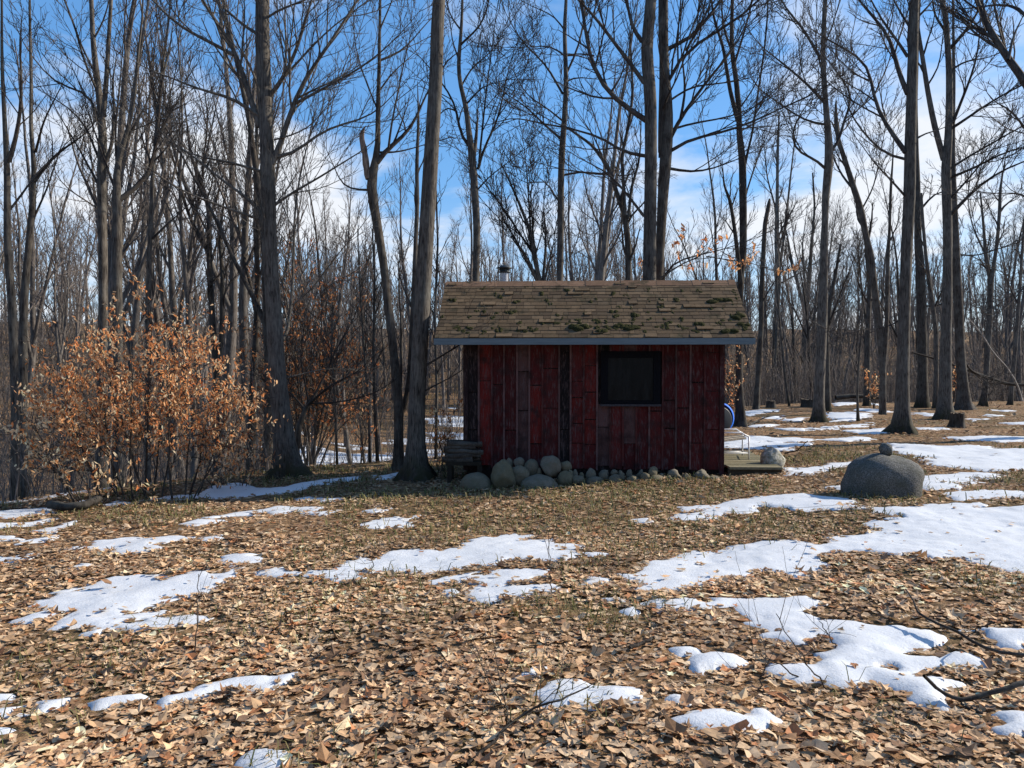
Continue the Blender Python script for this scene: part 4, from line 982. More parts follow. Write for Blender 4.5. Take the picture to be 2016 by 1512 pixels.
T_('straight slim tree rising behind the middle of the roof, short side branches all along it',
   [(1100, 900, 16), (1102, 552, 13), (1104, 444, 13), (1104, 370, 12), (1106, 296, 13), (1111, 241, 11), (1115, 167, 10), (1113, 111, 9), (1111, 56, 8), (1115, 0, 6)],
   [(5, 2, [(1105, 274), (1087, 259), (1060, 235), (1035, 207), (1010, 195)]), (4, 2, [(1108, 185), (1087, 148), (1069, 119), (1043, 100), (1020, 70)]), (4, 2, [(1117, 141), (1135, 104), (1146, 67), (1150, 30), (1165, 0)]), (3, 1.5, [(1112, 110), (1085, 90), (1050, 92)]),
    (3, 1.5, [(1112, 60), (1090, 30), (1060, 18)]), (3, 1.5, [(1110, 240), (1080, 215), (1040, 190), (1020, 160)]), (3, 1.5, [(1103, 400), (1085, 375), (1074, 352), (1040, 365), (1030, 360)]), (4, 2, [(1108, 345), (1130, 340), (1160, 338), (1190, 345)]), (3, 1.5, [(1115, 160), (1135, 150), (1160, 155)]),
    (3, 1.5, [(1110, 110), (1140, 108), (1165, 120)]), (3, 1.5, [(1106, 250), (1075, 245), (1010, 230), (985, 238)])], Y=18.5, dens=2.8, auto=(7, .3, .8), height=14)
T_('tree splitting into three slim stems just above the roof, left of the two thick trunks',
   [(1238, 900, 14), (1237, 552, 12), (1237, 481, 12), (1231, 426, 11), (1217, 389, 9), (1206, 352, 8), (1191, 319, 8), (1165, 285, 6), (1139, 267, 5), (1112, 248, 4)],
   [(4, 2, [(1200, 340), (1180, 345), (1146, 338), (1110, 335)]), (3, 1.5, [(1220, 395), (1205, 420), (1190, 440)]), (3, 1.5, [(1190, 318), (1170, 270), (1150, 240)])],
   [(8, 4, [(1230, 425), (1228, 370), (1224, 307), (1239, 241), (1246, 185), (1243, 110), (1240, 60)]), (7, 3, [(1237, 430), (1243, 370), (1257, 322), (1262, 280), (1258, 200)])], Y=18.0, dens=2.4, top=False, auto=(9, .3, .9))
T_('thick grey trunk rising behind the roof, left one of the close pair',
   [(1276, 900, 30), (1278, 552, 26), (1280, 444, 25), (1281, 333, 25), (1281, 241, 24), (1281, 178, 24), (1276, 141, 23), (1272, 93, 22), (1278, 44, 21), (1281, 0, 20)],
   [(9, 4, [(1272, 237), (1250, 219), (1228, 213), (1213, 196), (1183, 167), (1169, 126), (1157, 104), (1154, 56), (1146, 18), (1140, -10)]), (7, 3, [(1268, 163), (1239, 122), (1213, 89), (1183, 48), (1161, 22), (1135, -4)]), (7, 3, [(1264, 82), (1246, 59), (1237, 22), (1235, 0)]),
    (6, 2, [(1270, 307), (1220, 300), (1194, 274), (1146, 259), (1110, 250), (1075, 235)]), (5, 2, [(1268, 426), (1243, 393), (1213, 356), (1190, 335), (1160, 322)]), (4, 2, [(1200, 185), (1225, 150), (1232, 110)]), (3, 1.5, [(1170, 110), (1140, 105), (1115, 108)])],
   Y=15.5, dens=2.3, auto=(10, .4, .9), height=18, spread=.35)
T_('darker thick trunk of the pair behind the roof with limbs sweeping right',
   [(1294, 900, 22), (1296, 552, 18), (1300, 493, 18), (1304, 397, 20), (1310, 314, 23), (1315, 265, 21), (1315, 198, 18), (1308, 140, 17), (1305, 60, 19), (1306, 0, 19)],
   [(8, 3, [(1301, 310), (1301, 230), (1308, 170), (1318, 140), (1333, 119), (1359, 89), (1409, 66), (1455, 36), (1498, 0)]), (8, 3, [(1320, 271), (1336, 238), (1359, 205), (1392, 159), (1435, 109), (1460, 70)]), (6, 2, [(1322, 296), (1343, 278), (1376, 270), (1435, 258), (1481, 241), (1531, 215), (1570, 200)]),
    (5, 2, [(1314, 331), (1359, 339), (1399, 334), (1440, 318)]), (7, 3, [(1310, 99), (1329, 88), (1359, 76), (1382, 50), (1415, 7), (1425, -8)]), (5, 2, [(1340, 232), (1350, 180), (1345, 130), (1340, 90)]), (4, 2, [(1316, 200), (1360, 170), (1410, 165), (1450, 160)]),
    (4, 2, [(1350, 100), (1385, 40), (1400, 0)]), (4, 2, [(1300, 560), (1320, 520), (1350, 508), (1420, 492)]), (4, 1.5, [(1322, 255), (1370, 240), (1420, 235), (1480, 215), (1520, 190)])],
   [(9, 6, [(1300, 300), (1300, 230), (1303, 150), (1300, 60), (1310, 0)])], Y=16.3, dens=2.3, auto=(9, .4, .9), height=18, bark=BARK2, spread=.35)
T_('dark tree at the right end of the roof with long close climbing stems',
   [(1459, 840, 24), (1458, 819, 19), (1455, 756, 15), (1455, 681, 14), (1458, 550, 13), (1463, 496, 13), (1463, 397, 14), (1462, 314, 14), (1455, 265, 12), (1455, 215, 11), (1448, 142, 10), (1442, 116, 9), (1440, 66, 8), (1442, 0, 6)],
   [(4, 2, [(1441, 100), (1425, 60), (1420, 20), (1422, -5)]), (4, 2, [(1445, 130), (1460, 80), (1475, 30), (1480, 0)]), (3, 1.5, [(1463, 400), (1485, 330), (1500, 290), (1510, 270)]), (3, 1.5, [(1455, 260), (1490, 240), (1530, 225)]), (3, 1.5, [(1455, 215), (1480, 180), (1500, 140)])],
   [(9, 4, [(1452, 235), (1438, 182), (1430, 132), (1422, 83), (1408, 50), (1400, 0)]), (5, 3, [(1466, 330), (1472, 298), (1481, 265), (1495, 165), (1505, 99), (1511, 33), (1512, 0)]), (9, 5, [(1459, 560), (1448, 463), (1438, 397), (1425, 364), (1422, 314)])], dens=2.3, auto=(6, .3, .8), height=15, flare=.3, bark=BARK2)
T_('broken-off pole of a dead trunk standing right of the roof end',
   [(1489, 806, 13), (1493, 731, 10), (1498, 656, 9), (1500, 555, 9), (1504, 480, 9), (1506, 440, 9), (1514, 400, 8), (1515, 391, 3)], [(3, 1, [(1499, 600), (1520, 560), (1535, 540)])], top=False, dens=1.5, flare=.4, bark=BARK2)

# right of the hut ----------------------------------------------------------------------------
T_('slim upright tree with two parallel stems, just right of the broken pole',
   [(1523, 796, 14), (1524, 731, 9), (1527, 656, 11), (1532, 555, 11), (1529, 480, 9), (1530, 400, 7), (1531, 298, 5), (1534, 220, 3)],
   [(3, 1.5, [(1532, 560), (1570, 540), (1600, 520)]), (3, 1.5, [(1530, 420), (1510, 350), (1505, 290)])], [(6, 2, [(1532, 550), (1543, 470), (1553, 380), (1565, 270), (1570, 200)])], top=False, dens=2.6, auto=(8, .3, .8), flare=.5)
T_('thin pale sapling leaning left across the dark wood right of the broken pole',
   [(1554, 800, 5), (1551, 781, 4.5), (1544, 731, 4.5), (1538, 668, 4.5), (1532, 600, 4), (1528, 540, 3)], [], top=False, dens=2.5, flare=.1, name='sapling', bark=BARK)
T_('slim tree forking into a wide V right of the two-stemmed tree',
   [(1583, 790, 12), (1583, 681, 10), (1586, 611, 10), (1592, 555, 7), (1598, 480, 6), (1604, 410, 4), (1600, 340, 3)],
   [(3, 1.5, [(1586, 640), (1610, 590), (1620, 540)])], [(8, 3, [(1585, 615), (1573, 568), (1558, 513), (1551, 470), (1540, 420)]), (5, 3, [(1587, 600), (1583, 540), (1580, 480), (1590, 400)])], top=False, dens=2.4, auto=(8, .3, .9), flare=.3)
T_('straight grey tree with a swollen joint high up, nearest trunk right of the hut deck',
   [(1611, 831, 26), (1613, 781, 20), (1616, 706, 18), (1620, 606, 17), (1622, 530, 15), (1622, 480, 14), (1625, 420, 13), (1624, 397, 14), (1630, 347, 17), (1633, 304, 17), (1629, 248, 12), (1625, 198, 10), (1620, 116, 9), (1622, 50, 9), (1624, 0, 8)],
   [(5, 2, [(1616, 116), (1597, 83), (1577, 50), (1548, 20), (1538, 0)]), (5, 2, [(1623, 202), (1597, 172), (1565, 145), (1530, 115), (1500, 95)]), (5, 2, [(1624, 331), (1607, 314), (1567, 298), (1558, 274), (1564, 240), (1580, 220)]), (6, 2, [(1636, 298), (1650, 284), (1663, 231), (1677, 205), (1673, 175), (1647, 142)]),
    (3, 1.5, [(1622, 90), (1640, 50), (1650, 10)]), (4, 2, [(1624, 245), (1590, 240), (1550, 215), (1500, 180)]), (3, 1.5, [(1621, 150), (1605, 90), (1607, 40)])], dens=2.4, auto=(8, .4, .8), height=15, flare=.6, bark=BARK)
T_('tree with a broken top slanting down right, joined low by an upright stem',
   [(1738, 816, 13), (1738, 731, 12), (1735, 681, 13), (1725, 593, 13), (1713, 493, 13), (1708, 480, 12), (1695, 413, 12), (1682, 374, 11), (1665, 321, 9), (1649, 271, 8), (1645, 212, 6), (1646, 196, 2)],
   [(4, 2, [(1678, 370), (1660, 350), (1642, 314), (1630, 280)]), (3, 1.5, [(1695, 415), (1720, 370), (1730, 320)]), (3, 1.5, [(1650, 280), (1640, 240), (1620, 225)])], [(9, 3, [(1738, 740), (1745, 656), (1748, 505), (1751, 460), (1754, 364), (1758, 314), (1760, 240)])], top=False, dens=2.2, auto=(6, .3, .8), flare=.2, bark=BARK2)
T_('big tall grey tree with flared roots standing behind the lone boulder',
   [(1778, 853, 34), (1777, 807, 26), (1777, 731, 24), (1780, 631, 22), (1783, 555, 22), (1785, 480, 21), (1791, 380, 21), (1792, 298, 20), (1794, 215, 19), (1796, 132, 19), (1799, 66, 18), (1801, 0, 16)],
   [(8, 3, [(1783, 300), (1764, 274), (1745, 245), (1725, 212), (1715, 159), (1708, 122), (1675, 102), (1632, 79)]), (8, 3, [(1787, 185), (1771, 149), (1761, 109), (1751, 69), (1725, 40), (1690, 0)]), (5, 2, [(1787, 112), (1764, 76), (1738, 43), (1715, 0)]), (5, 2, [(1785, 314), (1745, 307), (1711, 274), (1682, 238), (1665, 200)]),
    (4, 2, [(1800, 276), (1817, 264), (1840, 258)]), (4, 2, [(1790, 395), (1750, 350), (1720, 320)]), (4, 1.5, [(1782, 620), (1760, 640), (1725, 648)]), (3, 1.5, [(1715, 160), (1690, 150), (1660, 125)]), (4, 2, [(1795, 60), (1770, 20), (1755, -10)]), (4, 2, [(1801, 40), (1830, 10), (1845, -10)])],
   dens=2.2, auto=(10, .4, .9), height=18, flare=1.1)
T_('straight thick trunk set back between the two tallest right-hand trees',
   [(1817, 788, 24), (1816, 740, 19), (1816, 681, 18), (1813, 593, 17), (1811, 505, 16), (1807, 480, 14), (1806, 364, 12), (1803, 300, 10), (1802, 200, 8), (1806, 100, 6), (1810, 0, 5)], [(4, 2, [(1806, 420), (1840, 380), (1870, 375)]), (3, 2, [(1813, 600), (1840, 605), (1858, 596)])], Y=32, dens=1.8, auto=(8, .4, .8), height=22, flare=.5, rmin=.011)
T_('slim dark trunk curving in toward the thick set-back trunk, leaning left as it rises',
   [(1842, 792, 11), (1843, 731, 8), (1843, 656, 8), (1833, 581, 8), (1823, 505, 7), (1817, 440, 6), (1814, 380, 4)], [(3, 1.5, [(1838, 610), (1860, 560), (1870, 520)])], Y=31, top=False, dens=2.0, auto=(5, .3, .8), rmin=.011)
T_('tall grey tree forking high into two stems, beside the cut stump',
   [(1858, 826, 28), (1861, 757, 22), (1862, 681, 20), (1865, 581, 18), (1866, 480, 17), (1864, 397, 17), (1862, 331, 17), (1867, 281, 14), (1869, 215, 13), (1869, 132, 12), (1865, 83, 11), (1862, 33, 10), (1854, 0, 10)],
   [(4, 2, [(1872, 331), (1913, 304), (1956, 281), (1999, 255), (2030, 240)]), (6, 2, [(1870, 425), (1907, 384), (1946, 351), (1996, 324), (2040, 310)]), (5, 2, [(1873, 253), (1907, 231), (1943, 205), (1996, 175), (2030, 160)]), (5, 2, [(1873, 250), (1893, 198), (1913, 149), (1926, 99), (1930, 50)]), (6, 2, [(1871, 95), (1897, 66), (1920, 36), (1933, 0)]),
    (4, 2, [(1862, 400), (1900, 360), (1950, 300)]), (4, 2, [(1869, 140), (1900, 120), (1940, 115)]), (4, 2, [(1860, 60), (1840, 30), (1835, -5)]), (4, 2, [(1800, 140), (1785, 90), (1790, 40)]), (3, 1.5, [(1825, 170), (1850, 130), (1855, 80)]), (5, 2, [(1870, 350), (1920, 330), (1975, 300), (2016, 290)])],
   [(11, 6, [(1858, 315), (1840, 251), (1831, 205), (1824, 165), (1817, 116), (1811, 86), (1805, 40), (1800, 0)])], dens=2.3, auto=(9, .4, .8), height=18, flare=1.0)
T_('thick dark trunk directly behind the forking tree by the stump, slanting slightly',
   [(1896, 800, 28), (1895, 757, 20), (1890, 681, 18), (1886, 581, 16), (1881, 493, 15), (1879, 413, 12), (1876, 330, 10), (1876, 240, 8), (1878, 150, 6), (1876, 0, 4)], [(3, 2, [(1882, 500), (1920, 505), (1950, 495)]), (4, 2, [(1893, 700), (1910, 730), (1930, 738)])], Y=30, dens=1.8, auto=(8, .4, .8), height=22, flare=.5, rmin=.011, bark=BARK2)
T_('slim forked tree near the right edge, with the pale fallen limb resting against it',
   [(1935, 800, 14), (1941, 757, 11), (1945, 681, 10), (1949, 606, 10), (1951, 555, 9), (1941, 505, 7), (1936, 440, 5), (1930, 380, 3)],
   [(3, 1.5, [(1940, 500), (1915, 450), (1905, 400)])], [(8, 4, [(1951, 560), (1959, 505), (1963, 480), (1968, 413), (1969, 374), (1973, 347), (1985, 280)]), (5, 2, [(1967, 420), (1976, 407), (1996, 390), (2020, 378)])], Y=33, top=False, dens=2.2, auto=(7, .3, .8), rmin=.011)
T_('thin leaning tree at the right edge beyond the pale fallen limb', [(1989, 800, 9), (1999, 681, 7), (2007, 581, 6), (2012, 500, 5), (2018, 420, 4), (2020, 340, 3)], [(3, 1.5, [(2005, 600), (1985, 560), (1975, 520)])], Y=34, top=False, dens=2.0, auto=(6, .3, .8), rmin=.011)
T_('pale-sided slim tree in the middle of the right-hand wood, forking low', [(1707, 792, 12), (1707, 706, 11), (1709, 640, 10), (1712, 560, 8), (1706, 500, 6), (1700, 430, 4)], [(3, 1.5, [(1710, 600), (1690, 560), (1680, 520)])], [(5, 3, [(1708, 650), (1698, 590), (1692, 520), (1690, 460)])], Y=33, top=False, dens=2.2, auto=(6, .3, .8), rmin=.011)
T_('short trunk half hidden behind the straight tree with the swollen joint', [(1629, 795, 13), (1628, 720, 11), (1627, 656, 10), (1634, 590, 8), (1645, 540, 6), (1655, 480, 4)], [(4, 2, [(1628, 650), (1650, 590), (1665, 550)])], Y=29, top=False, dens=2.2, auto=(6, .3, .8), rmin=.011)
T_('thin dark sapling alone in the snow right of the hut', [(1689, 829, 6), (1688, 780, 4.5), (1690, 720, 4), (1696, 660, 3), (1700, 600, 2)], [(2, 1, [(1689, 740), (1675, 700), (1670, 670)])], top=False, dens=3, flare=.6, name='sapling')
T_('tree mostly outside the right edge with a thick limb slanting across the sky',
   [(2060, 866, 40), (2058, 700, 30), (2052, 500, 28), (2045, 300, 26), (2040, 160, 24), (2040, 0, 20)], [(14, 6, [(2042, 200), (2016, 155), (1979, 109), (1953, 66), (1933, 30), (1922, 0)]), (7, 3, [(2042, 80), (2016, 20), (1985, 8), (1950, 10)]), (5, 2, [(1985, 118), (1995, 70), (2010, 40)]), (5, 2, [(2045, 300), (2016, 250), (1990, 215), (1965, 205)]), (5, 2, [(2048, 420), (2016, 380), (1990, 380)]), (4, 2, [(2050, 520), (2020, 560), (2000, 585)])],
   dens=2.2, auto=(9, .4, .8), height=17, flare=.9)
T_('bushy multi-stemmed tree behind the roof, its stems fanning up to the left',
   [(1070, 900, 12), (1068, 570, 9), (1052, 510, 8), (1042, 450, 7), (1022, 400, 5), (1000, 350, 3), (985, 320, 2)], [(4, 1.5, [(1050, 500), (1010, 440), (985, 400), (960, 370)]), (4, 1.5, [(1045, 460), (1040, 380), (1035, 320)])],
   [(6, 2, [(1064, 560), (1050, 470), (1045, 390), (1050, 310)]), (6, 2, [(1068, 565), (1075, 480), (1070, 400), (1080, 320)]), (5, 2, [(1060, 560), (1020, 480), (990, 430), (975, 380)]), (5, 2, [(1066, 570), (1040, 510), (1010, 470), (970, 450)]), (5, 2, [(1070, 560), (1090, 480), (1100, 410)])], Y=21, top=False, dens=3.4, auto=(12, .3, 1.0), rmin=.007)
# thin stems on the lip of the hollow left of the hut
for lab, pts in (('thin dark leaning sapling left of the forked leaning tree', [(729, 932, 5), (724, 787, 5), (712, 618, 4), (707, 534, 3), (704, 450, 2)]), ('slim straight sapling just left of the forked leaning tree', [(744, 934, 7), (737, 787, 6), (735, 680, 5), (738, 560, 4), (733, 450, 3)]),
                 ('thin sapling midway between the big forked tree and the leaning one', [(664, 934, 5), (660, 800, 4), (652, 690, 3.5), (655, 600, 2.5)]), ('slim sapling in the gap between the tall clear trunk and the hut roof', [(858, 905, 7), (860, 760, 6), (856, 620, 5), (862, 480, 4), (858, 360, 3)])):
    T_(lab, pts, [], Y=14.8, top=False, dens=2.6, flare=.2, name='sapling', auto=(9, .3, .6), lowtwig=1, rmin=.004)
# ------------------------------------------------------------------ trees of the wood behind (kinds built once, then copied one by one)
def auto_tree(seed, H, r0, style):
    rng = np.random.default_rng(seed); tr, cr = Geo(), Crown()
    n = 24; d = unit(np.array([[rng.normal(0, .05), rng.normal(0, .05), 1]]))
    P, R = walk(np.zeros((1, 3)), d, np.array([H * .95]), np.array([r0]), n, .035, .03, rng, .1)
    P, R = P[0], R[0]; P[0, 2] = -.15
    trunk_tube(tr, P, R, 9, .45, seed, .25)
    leads, lr = [resample(P[8:], 12)], [np.interp(np.linspace(8, n - 1, 12), np.arange(n), R)]
    if style in 'vf':
        for k in range(2 if style == 'v' else 1):
            i = int(n * rng.uniform(.2, .45)); a = rng.uniform(0, 6.28)
            Q, QR = walk(P[i][None], unit(np.array([[math.cos(a) * .45, math.sin(a) * .45, 1]])), np.array([H * rng.uniform(.4, .55)]), R[i:i + 1] * .7, 14, .05, .06, rng, .12)
            trunk_tube(tr, Q[0], QR[0], 7, 0, seed); leads.append(resample(Q[0][2:], 12)); lr.append(np.interp(np.linspace(2, 13, 12), np.arange(14), QR[0]))
    LP, LR = np.stack(leads), np.stack(lr)
    c = np.full(len(LP), {'p': 13, 'v': 8, 'f': 9, 'l': 14}[style])
    s = spawn(LP, LR, c, .0, 1.0, .3, .8, .34 if style != 'l' else .24, rng, .5, .3, .55)
    A, AR = walk(s[0], s[1], np.clip(s[2], .9, 4.5), np.maximum(s[3], .013), 10, .09, .10, rng, .3); cr.put(A, AR, 4)
    ramify(cr, A, AR, rng, 2.0, .0062, 3, .08, twigs=1.1)
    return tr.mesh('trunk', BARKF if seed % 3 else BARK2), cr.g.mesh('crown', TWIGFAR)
VAR = [auto_tree(11 + i, H, r, st) for i, (H, r, st) in enumerate(((15, .15, 'p'), (13, .11, 'v'), (17, .17, 'f'), (12, .085, 'p'), (14, .12, 'f'), (10, .065, 'l'), (16, .14, 'v'), (9, .05, 'p')))]
rng = np.random.default_rng(77)
ZONES = (('slender bare tree in the thicket beyond the hollow, left of the hut roof', 'bare trees beyond the hollow left of the hut', (-.74, -.10), 54, (2, 40)),
         ('slender bare tree in the wood directly behind the hut roof', 'bare trees of the wood behind the hut roof', (-.10, .32), 46, (3, 38)),
         ('slender bare tree in the dark wood beyond the crest, right of the hut', 'bare trees beyond the crest right of the hut', (.32, .76), 70, (.5, 34)))
taken = [(t.location.x, t.location.y) for t in TREES]
for lab, grp, (u0, u1), n, (d0, d1) in ZONES:
    k = tries = 0
    while k < n and tries < 6000:
        tries += 1
        y = rng.uniform(13, 72); x = rng.uniform(u0, u1) * y
        d = float(crest_d(np.array([x]), np.array([y]))[0])
        if not d0 < d < d1 or y < 15 or (-.29 < x / y < -.04 and d < 26 and rng.random() < .6): continue
        if min(math.hypot(x - a, y - b) for a, b in taken) < 1.1: continue
        taken.append((x, y)); k += 1
        tm, cm = VAR[rng.integers(len(VAR))]
        sc = rng.uniform(.8, 1.15)
        o = thing('bare_tree', lab, 'tree', (x, y, gz(x, y)), rng.uniform(0, 6.28), grp); o.scale = (sc,) * 3
        o.rotation_euler = (rng.normal(0, .035), rng.normal(0, .035), rng.uniform(0, 6.28))
        link('trunk', tm, o); link('crown', cm, o)

# the far wood on the other bank, read as one mass
def woods():
    rng = np.random.default_rng(5); g = Geo(); pro = []
    for s in range(4):
        cr = Crown(); P, R = walk(np.zeros((1, 3)), np.array([[0, 0, 1.0]]), np.array([10.5]), np.array([.11]), 9, .03, .03, rng, .15); cr.put(P, R, 5)
        s_ = spawn(P, R, np.array([13]), .25, 1, .3, .8, .3, rng, .5, .3, .6)
        A, AR = walk(s_[0], s_[1], np.clip(s_[2], .8, 4), np.maximum(s_[3], .03), 6, .1, .1, rng, .4); cr.put(A, AR, 3)
        ramify(cr, A, AR, rng, 1.2, .016, 2, .1, twigs=.9); pro.append((np.vstack(cr.g.v), np.vstack(cr.g.q)))
    n = 0
    while n < 420:
        y = rng.uniform(45, 125); x = rng.uniform(-.95, .95) * y; d = float(crest_d(np.array([x]), np.array([y]))[0])
        if d < 26 or d > 95: continue
        V, q = pro[rng.integers(4)]; a = rng.uniform(0, 6.28); s = rng.uniform(.8, 1.2); c, sn_ = math.cos(a), math.sin(a)
        W = V * s * [1.3, 1.3, 1]; W = np.stack([W[:, 0] * c - W[:, 1] * sn_, W[:, 0] * sn_ + W[:, 1] * c, W[:, 2]], -1) + [x, y, gz(x, y) - .1]
        g.add(W, q); n += 1
    n = 0                                                # unseen trees of the wood, added beside and behind the viewer to cut skylight
    while n < 170:
        a = rng.uniform(0, 6.28); R_ = rng.uniform(13, 45); x, y = R_ * math.cos(a), R_ * math.sin(a) + 2
        if y > -3 and not (abs(x) > .78 * y + 6 and abs(x) > 12 and y < 26): continue
        if -4 < y < 30 and x > 0: continue
        V, q = pro[rng.integers(4)]; s = rng.uniform(1.1, 1.7); c, sn_ = math.cos(a), math.sin(a)
        W = V * s; W = np.stack([W[:, 0] * c - W[:, 1] * sn_, W[:, 0] * sn_ + W[:, 1] * c, W[:, 2]], -1) + [x, y, gz(x, y) - .1]
        g.add(W, q); n += 1
    return g
tag(link('far_and_unseen_woods', woods().mesh('far_and_unseen_woods', TWIGFAR)), kind='stuff')
# undergrowth of whips and saplings along the lip of the hollow and beyond
def brush():
    rng = np.random.default_rng(6); g = Geo(); pos, L = [], []
    for (u0, u1, d0, d1, y1, n, l0, l1) in ((-.75, .0, 2.0, 32, 54, 2000, .7, 3.2), (.0, .34, 3, 28, 62, 600, 1, 4), (.30, .8, .8, 30, 78, 3000, .7, 4.5), (-.8, .8, 24, 62, 105, 3600, 2.5, 6)):
        k = 0
        while k < n:
            y = rng.uniform(8.5, y1); x = rng.uniform(u0, u1) * y; d = float(crest_d(np.array([x]), np.array([y]))[0])
            if not d0 < d < d1 or (-.29 < x / y < -.04 and d < 26 and rng.random() < .72): continue
            pos.append((x, y, gz(x, y) - .05)); L.append(rng.uniform(l0, l1) * rng.uniform(.5, 1)); k += 1
    pos, L = np.array(pos), np.array(L)
    d = unit(np.stack([rng.normal(0, .16, len(L)), rng.normal(0, .16, len(L)), np.ones(len(L))], -1))
    rmin = np.clip(pos[:, 1] * .00036, .004, .02)
    P, R = walk(pos, d, L, np.maximum(.006 + L * .004, rmin), 6, .07, .04, rng, .4); g.add(*tubes(P, R, 3))
    c = np.clip((L * 3).astype(int), 2, 9); s = spawn(P, R, c, .2, 1, .4, .9, .38, rng, .6, .2)
    P2, R2 = walk(s[0], s[1], np.maximum(s[2], .2), np.maximum(s[3], .004), 4, .13, .08, rng, .5)
    R2 = np.maximum(R2, np.repeat(rmin, c)[:, None] * .7); g.add(*tubes(P2, R2, 3))
    c2 = np.full(len(P2), 2); s = spawn(P2, R2, c2, .25, 1, .4, .9, .5, rng, .8, .1); P3, R3 = walk(s[0], s[1], np.maximum(s[2], .12), s[3], 3, .1, .05, rng, .6); g.add(*tubes(P3, R3, 3))
    return g
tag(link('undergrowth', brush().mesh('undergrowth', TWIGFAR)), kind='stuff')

# ------------------------------------------------------------------ beeches that keep their dead leaves
BEECH = np.array([(.86, .37, .14), (.88, .48, .23), (.78, .28, .10), (.86, .58, .34), (.52, .20, .07), (.88, .72, .48)])
LEAFB = mat_tint('beech_leaf', .6, .5, 30, .2, .15, .25)
LT = [np.array([(-.5, 0), (-.3, .13), (0, .17), (.3, .11), (.5, 0), (.3, -.11), (0, -.17), (-.3, -.13)])]
def beech(name, label, base, stems, nleaf, size, pcol, seed, rmin=.004, dens=3.2, tone=1.0, levels=3, shape=None, cat='shrub'):
    """stems: (start point, end point, radius, curve) in world space"""
    rng = np.random.default_rng(seed); base = np.array(base, float); cr = Crown(); tips = []
    S_ = []
    for a, b, r, cv in stems:
        t = np.linspace(0, 1, 12)[:, None]; p = np.array(a) + (np.array(b) - np.array(a)) * t; p[:, 2] += cv * np.sin(t[:, 0] * math.pi); p[1:] += np.cumsum(rng.normal(0, .012, (11, 3)), 0)
        S_.append(np.hstack([p - base, (r * (1 - .75 * t))]))
    A = np.stack(S_); st = Geo(); st.add(*tubes(A[..., :3], A[..., 3], 6))
    ramify(cr, A[..., :3], A[..., 3], rng, dens, rmin, levels, .03, (.42, .45, .5), twigs=1.0, tips=tips)
    o = thing(name, label, cat, tuple(base)); link('stems', st.mesh('stems', BARK2), o)
    if levels and cr.g.v: link('branches', cr.g.mesh('branches', TWIG), o)
    tp = np.concatenate([x[:, 1:].reshape(-1, 3) for x in tips])
    if shape is not None: tp = tp[shape(tp + base, rng)]
    k = rng.integers(0, len(tp), nleaf); P = tp[k] + rng.normal(0, .022, (nleaf, 3)) - [0, 0, .02]
    c = np.clip(BEECH[rng.choice(6, nleaf, p=pcol)] * rng.uniform(.75, 1.15, (nleaf, 1)) * tone, 0, .88)
    g = Geo(); leaves(g, P, rng.uniform(.7, 1.25, nleaf) * size, 0, .6, rng, LT, c, rng.uniform(0, 6.28, nleaf), np.clip(rng.normal(.75, .45, nleaf), -.4, 1.5))
    link('foliage', g.mesh('foliage', LEAFB, False), o); return o
Yb = 10.9
def bp3(px, py, dy=0.0): return at_depth(px, py, Yb + dy)
rng = np.random.default_rng(3); st = []
bx = [205, 232, 246, 262, 285, 300, 318, 236, 372, 385, 378, 365, 340, 290]
ends = [(95, 700), (185, 655), (140, 720), (262, 640), (300, 612), (340, 640), (360, 690), (120, 800), (430, 720), (470, 770), (500, 800), (400, 680), (330, 730), (215, 740)]
for b, e in zip(bx, ends):
    dy = rng.uniform(-.35, .5); a = at_depth(b, 985, Yb + dy * .6); a[2] = gz(a[0], Yb + dy * .6) - .04
    st.append((a, bp3(e[0], e[1], dy * 1.8), rng.uniform(.011, .02), rng.uniform(-.05, .12)))
for (x0, y0, x1, y1) in ((215, 900, 75, 795), (215, 880, 60, 850), (235, 850, 110, 830), (240, 800, 130, 750), (375, 860, 520, 850), (380, 880, 525, 895), (370, 820, 490, 790), (300, 760, 210, 700), (310, 740, 410, 730), (250, 900, 160, 870), (340, 860, 440, 860), (290, 860, 250, 800), (375, 900, 470, 930), (210, 930, 100, 930)):
    dy = rng.uniform(-.5, .6); st.append((bp3(x0, y0, dy * .4), bp3(x1, y1, dy), .008, rng.uniform(.02, .1)))
def crown_shape(P, rng):
    px = 1008 + P[:, 0] / P[:, 1] * F; py = 720 - (P[:, 2] - 1.6) / P[:, 1] * F
    e = ((px - 290) / 225) ** 2 + ((py - 785) / 150) ** 2
    return (e < 1.05) | (rng.random(len(P)) < np.where(py > 900, .32, .4))
base = (bp3(300, 985)[0], Yb, gz(bp3(300, 985)[0], Yb))
beech('beech_shrub', 'bushy young beech thick with dry orange leaves at the left of the clearing', base, st, 8200, .068, (.22, .26, .12, .22, .05, .13), 41, dens=4.2, shape=crown_shape)
# paler, sparser one low at the left
st = []
for b, e in ((150, (40, 800)), (165, (20, 845)), (170, (60, 900)), (185, (130, 900)), (190, (200, 935)), (160, (90, 940)), (200, (260, 940)), (180, (150, 850)), (150, (95, 870))):
    dy = rng.uniform(-.3, .4); a = at_depth(b, 990, 10.4); a[2] = gz(a[0], 10.4) - .03; st.append((a, at_depth(e[0], e[1], 10.4 + dy), .009, .12))
beech('beech_shrub', 'low thin beech sprout with sparse straw-pale leaves at the far left', (at_depth(170, 990, 10.4)[0], 10.4, gz(at_depth(170, 990, 10.4)[0], 10.4)), st, 650, .08, (.1, .15, .05, .3, .02, .38), 43, dens=2.6)
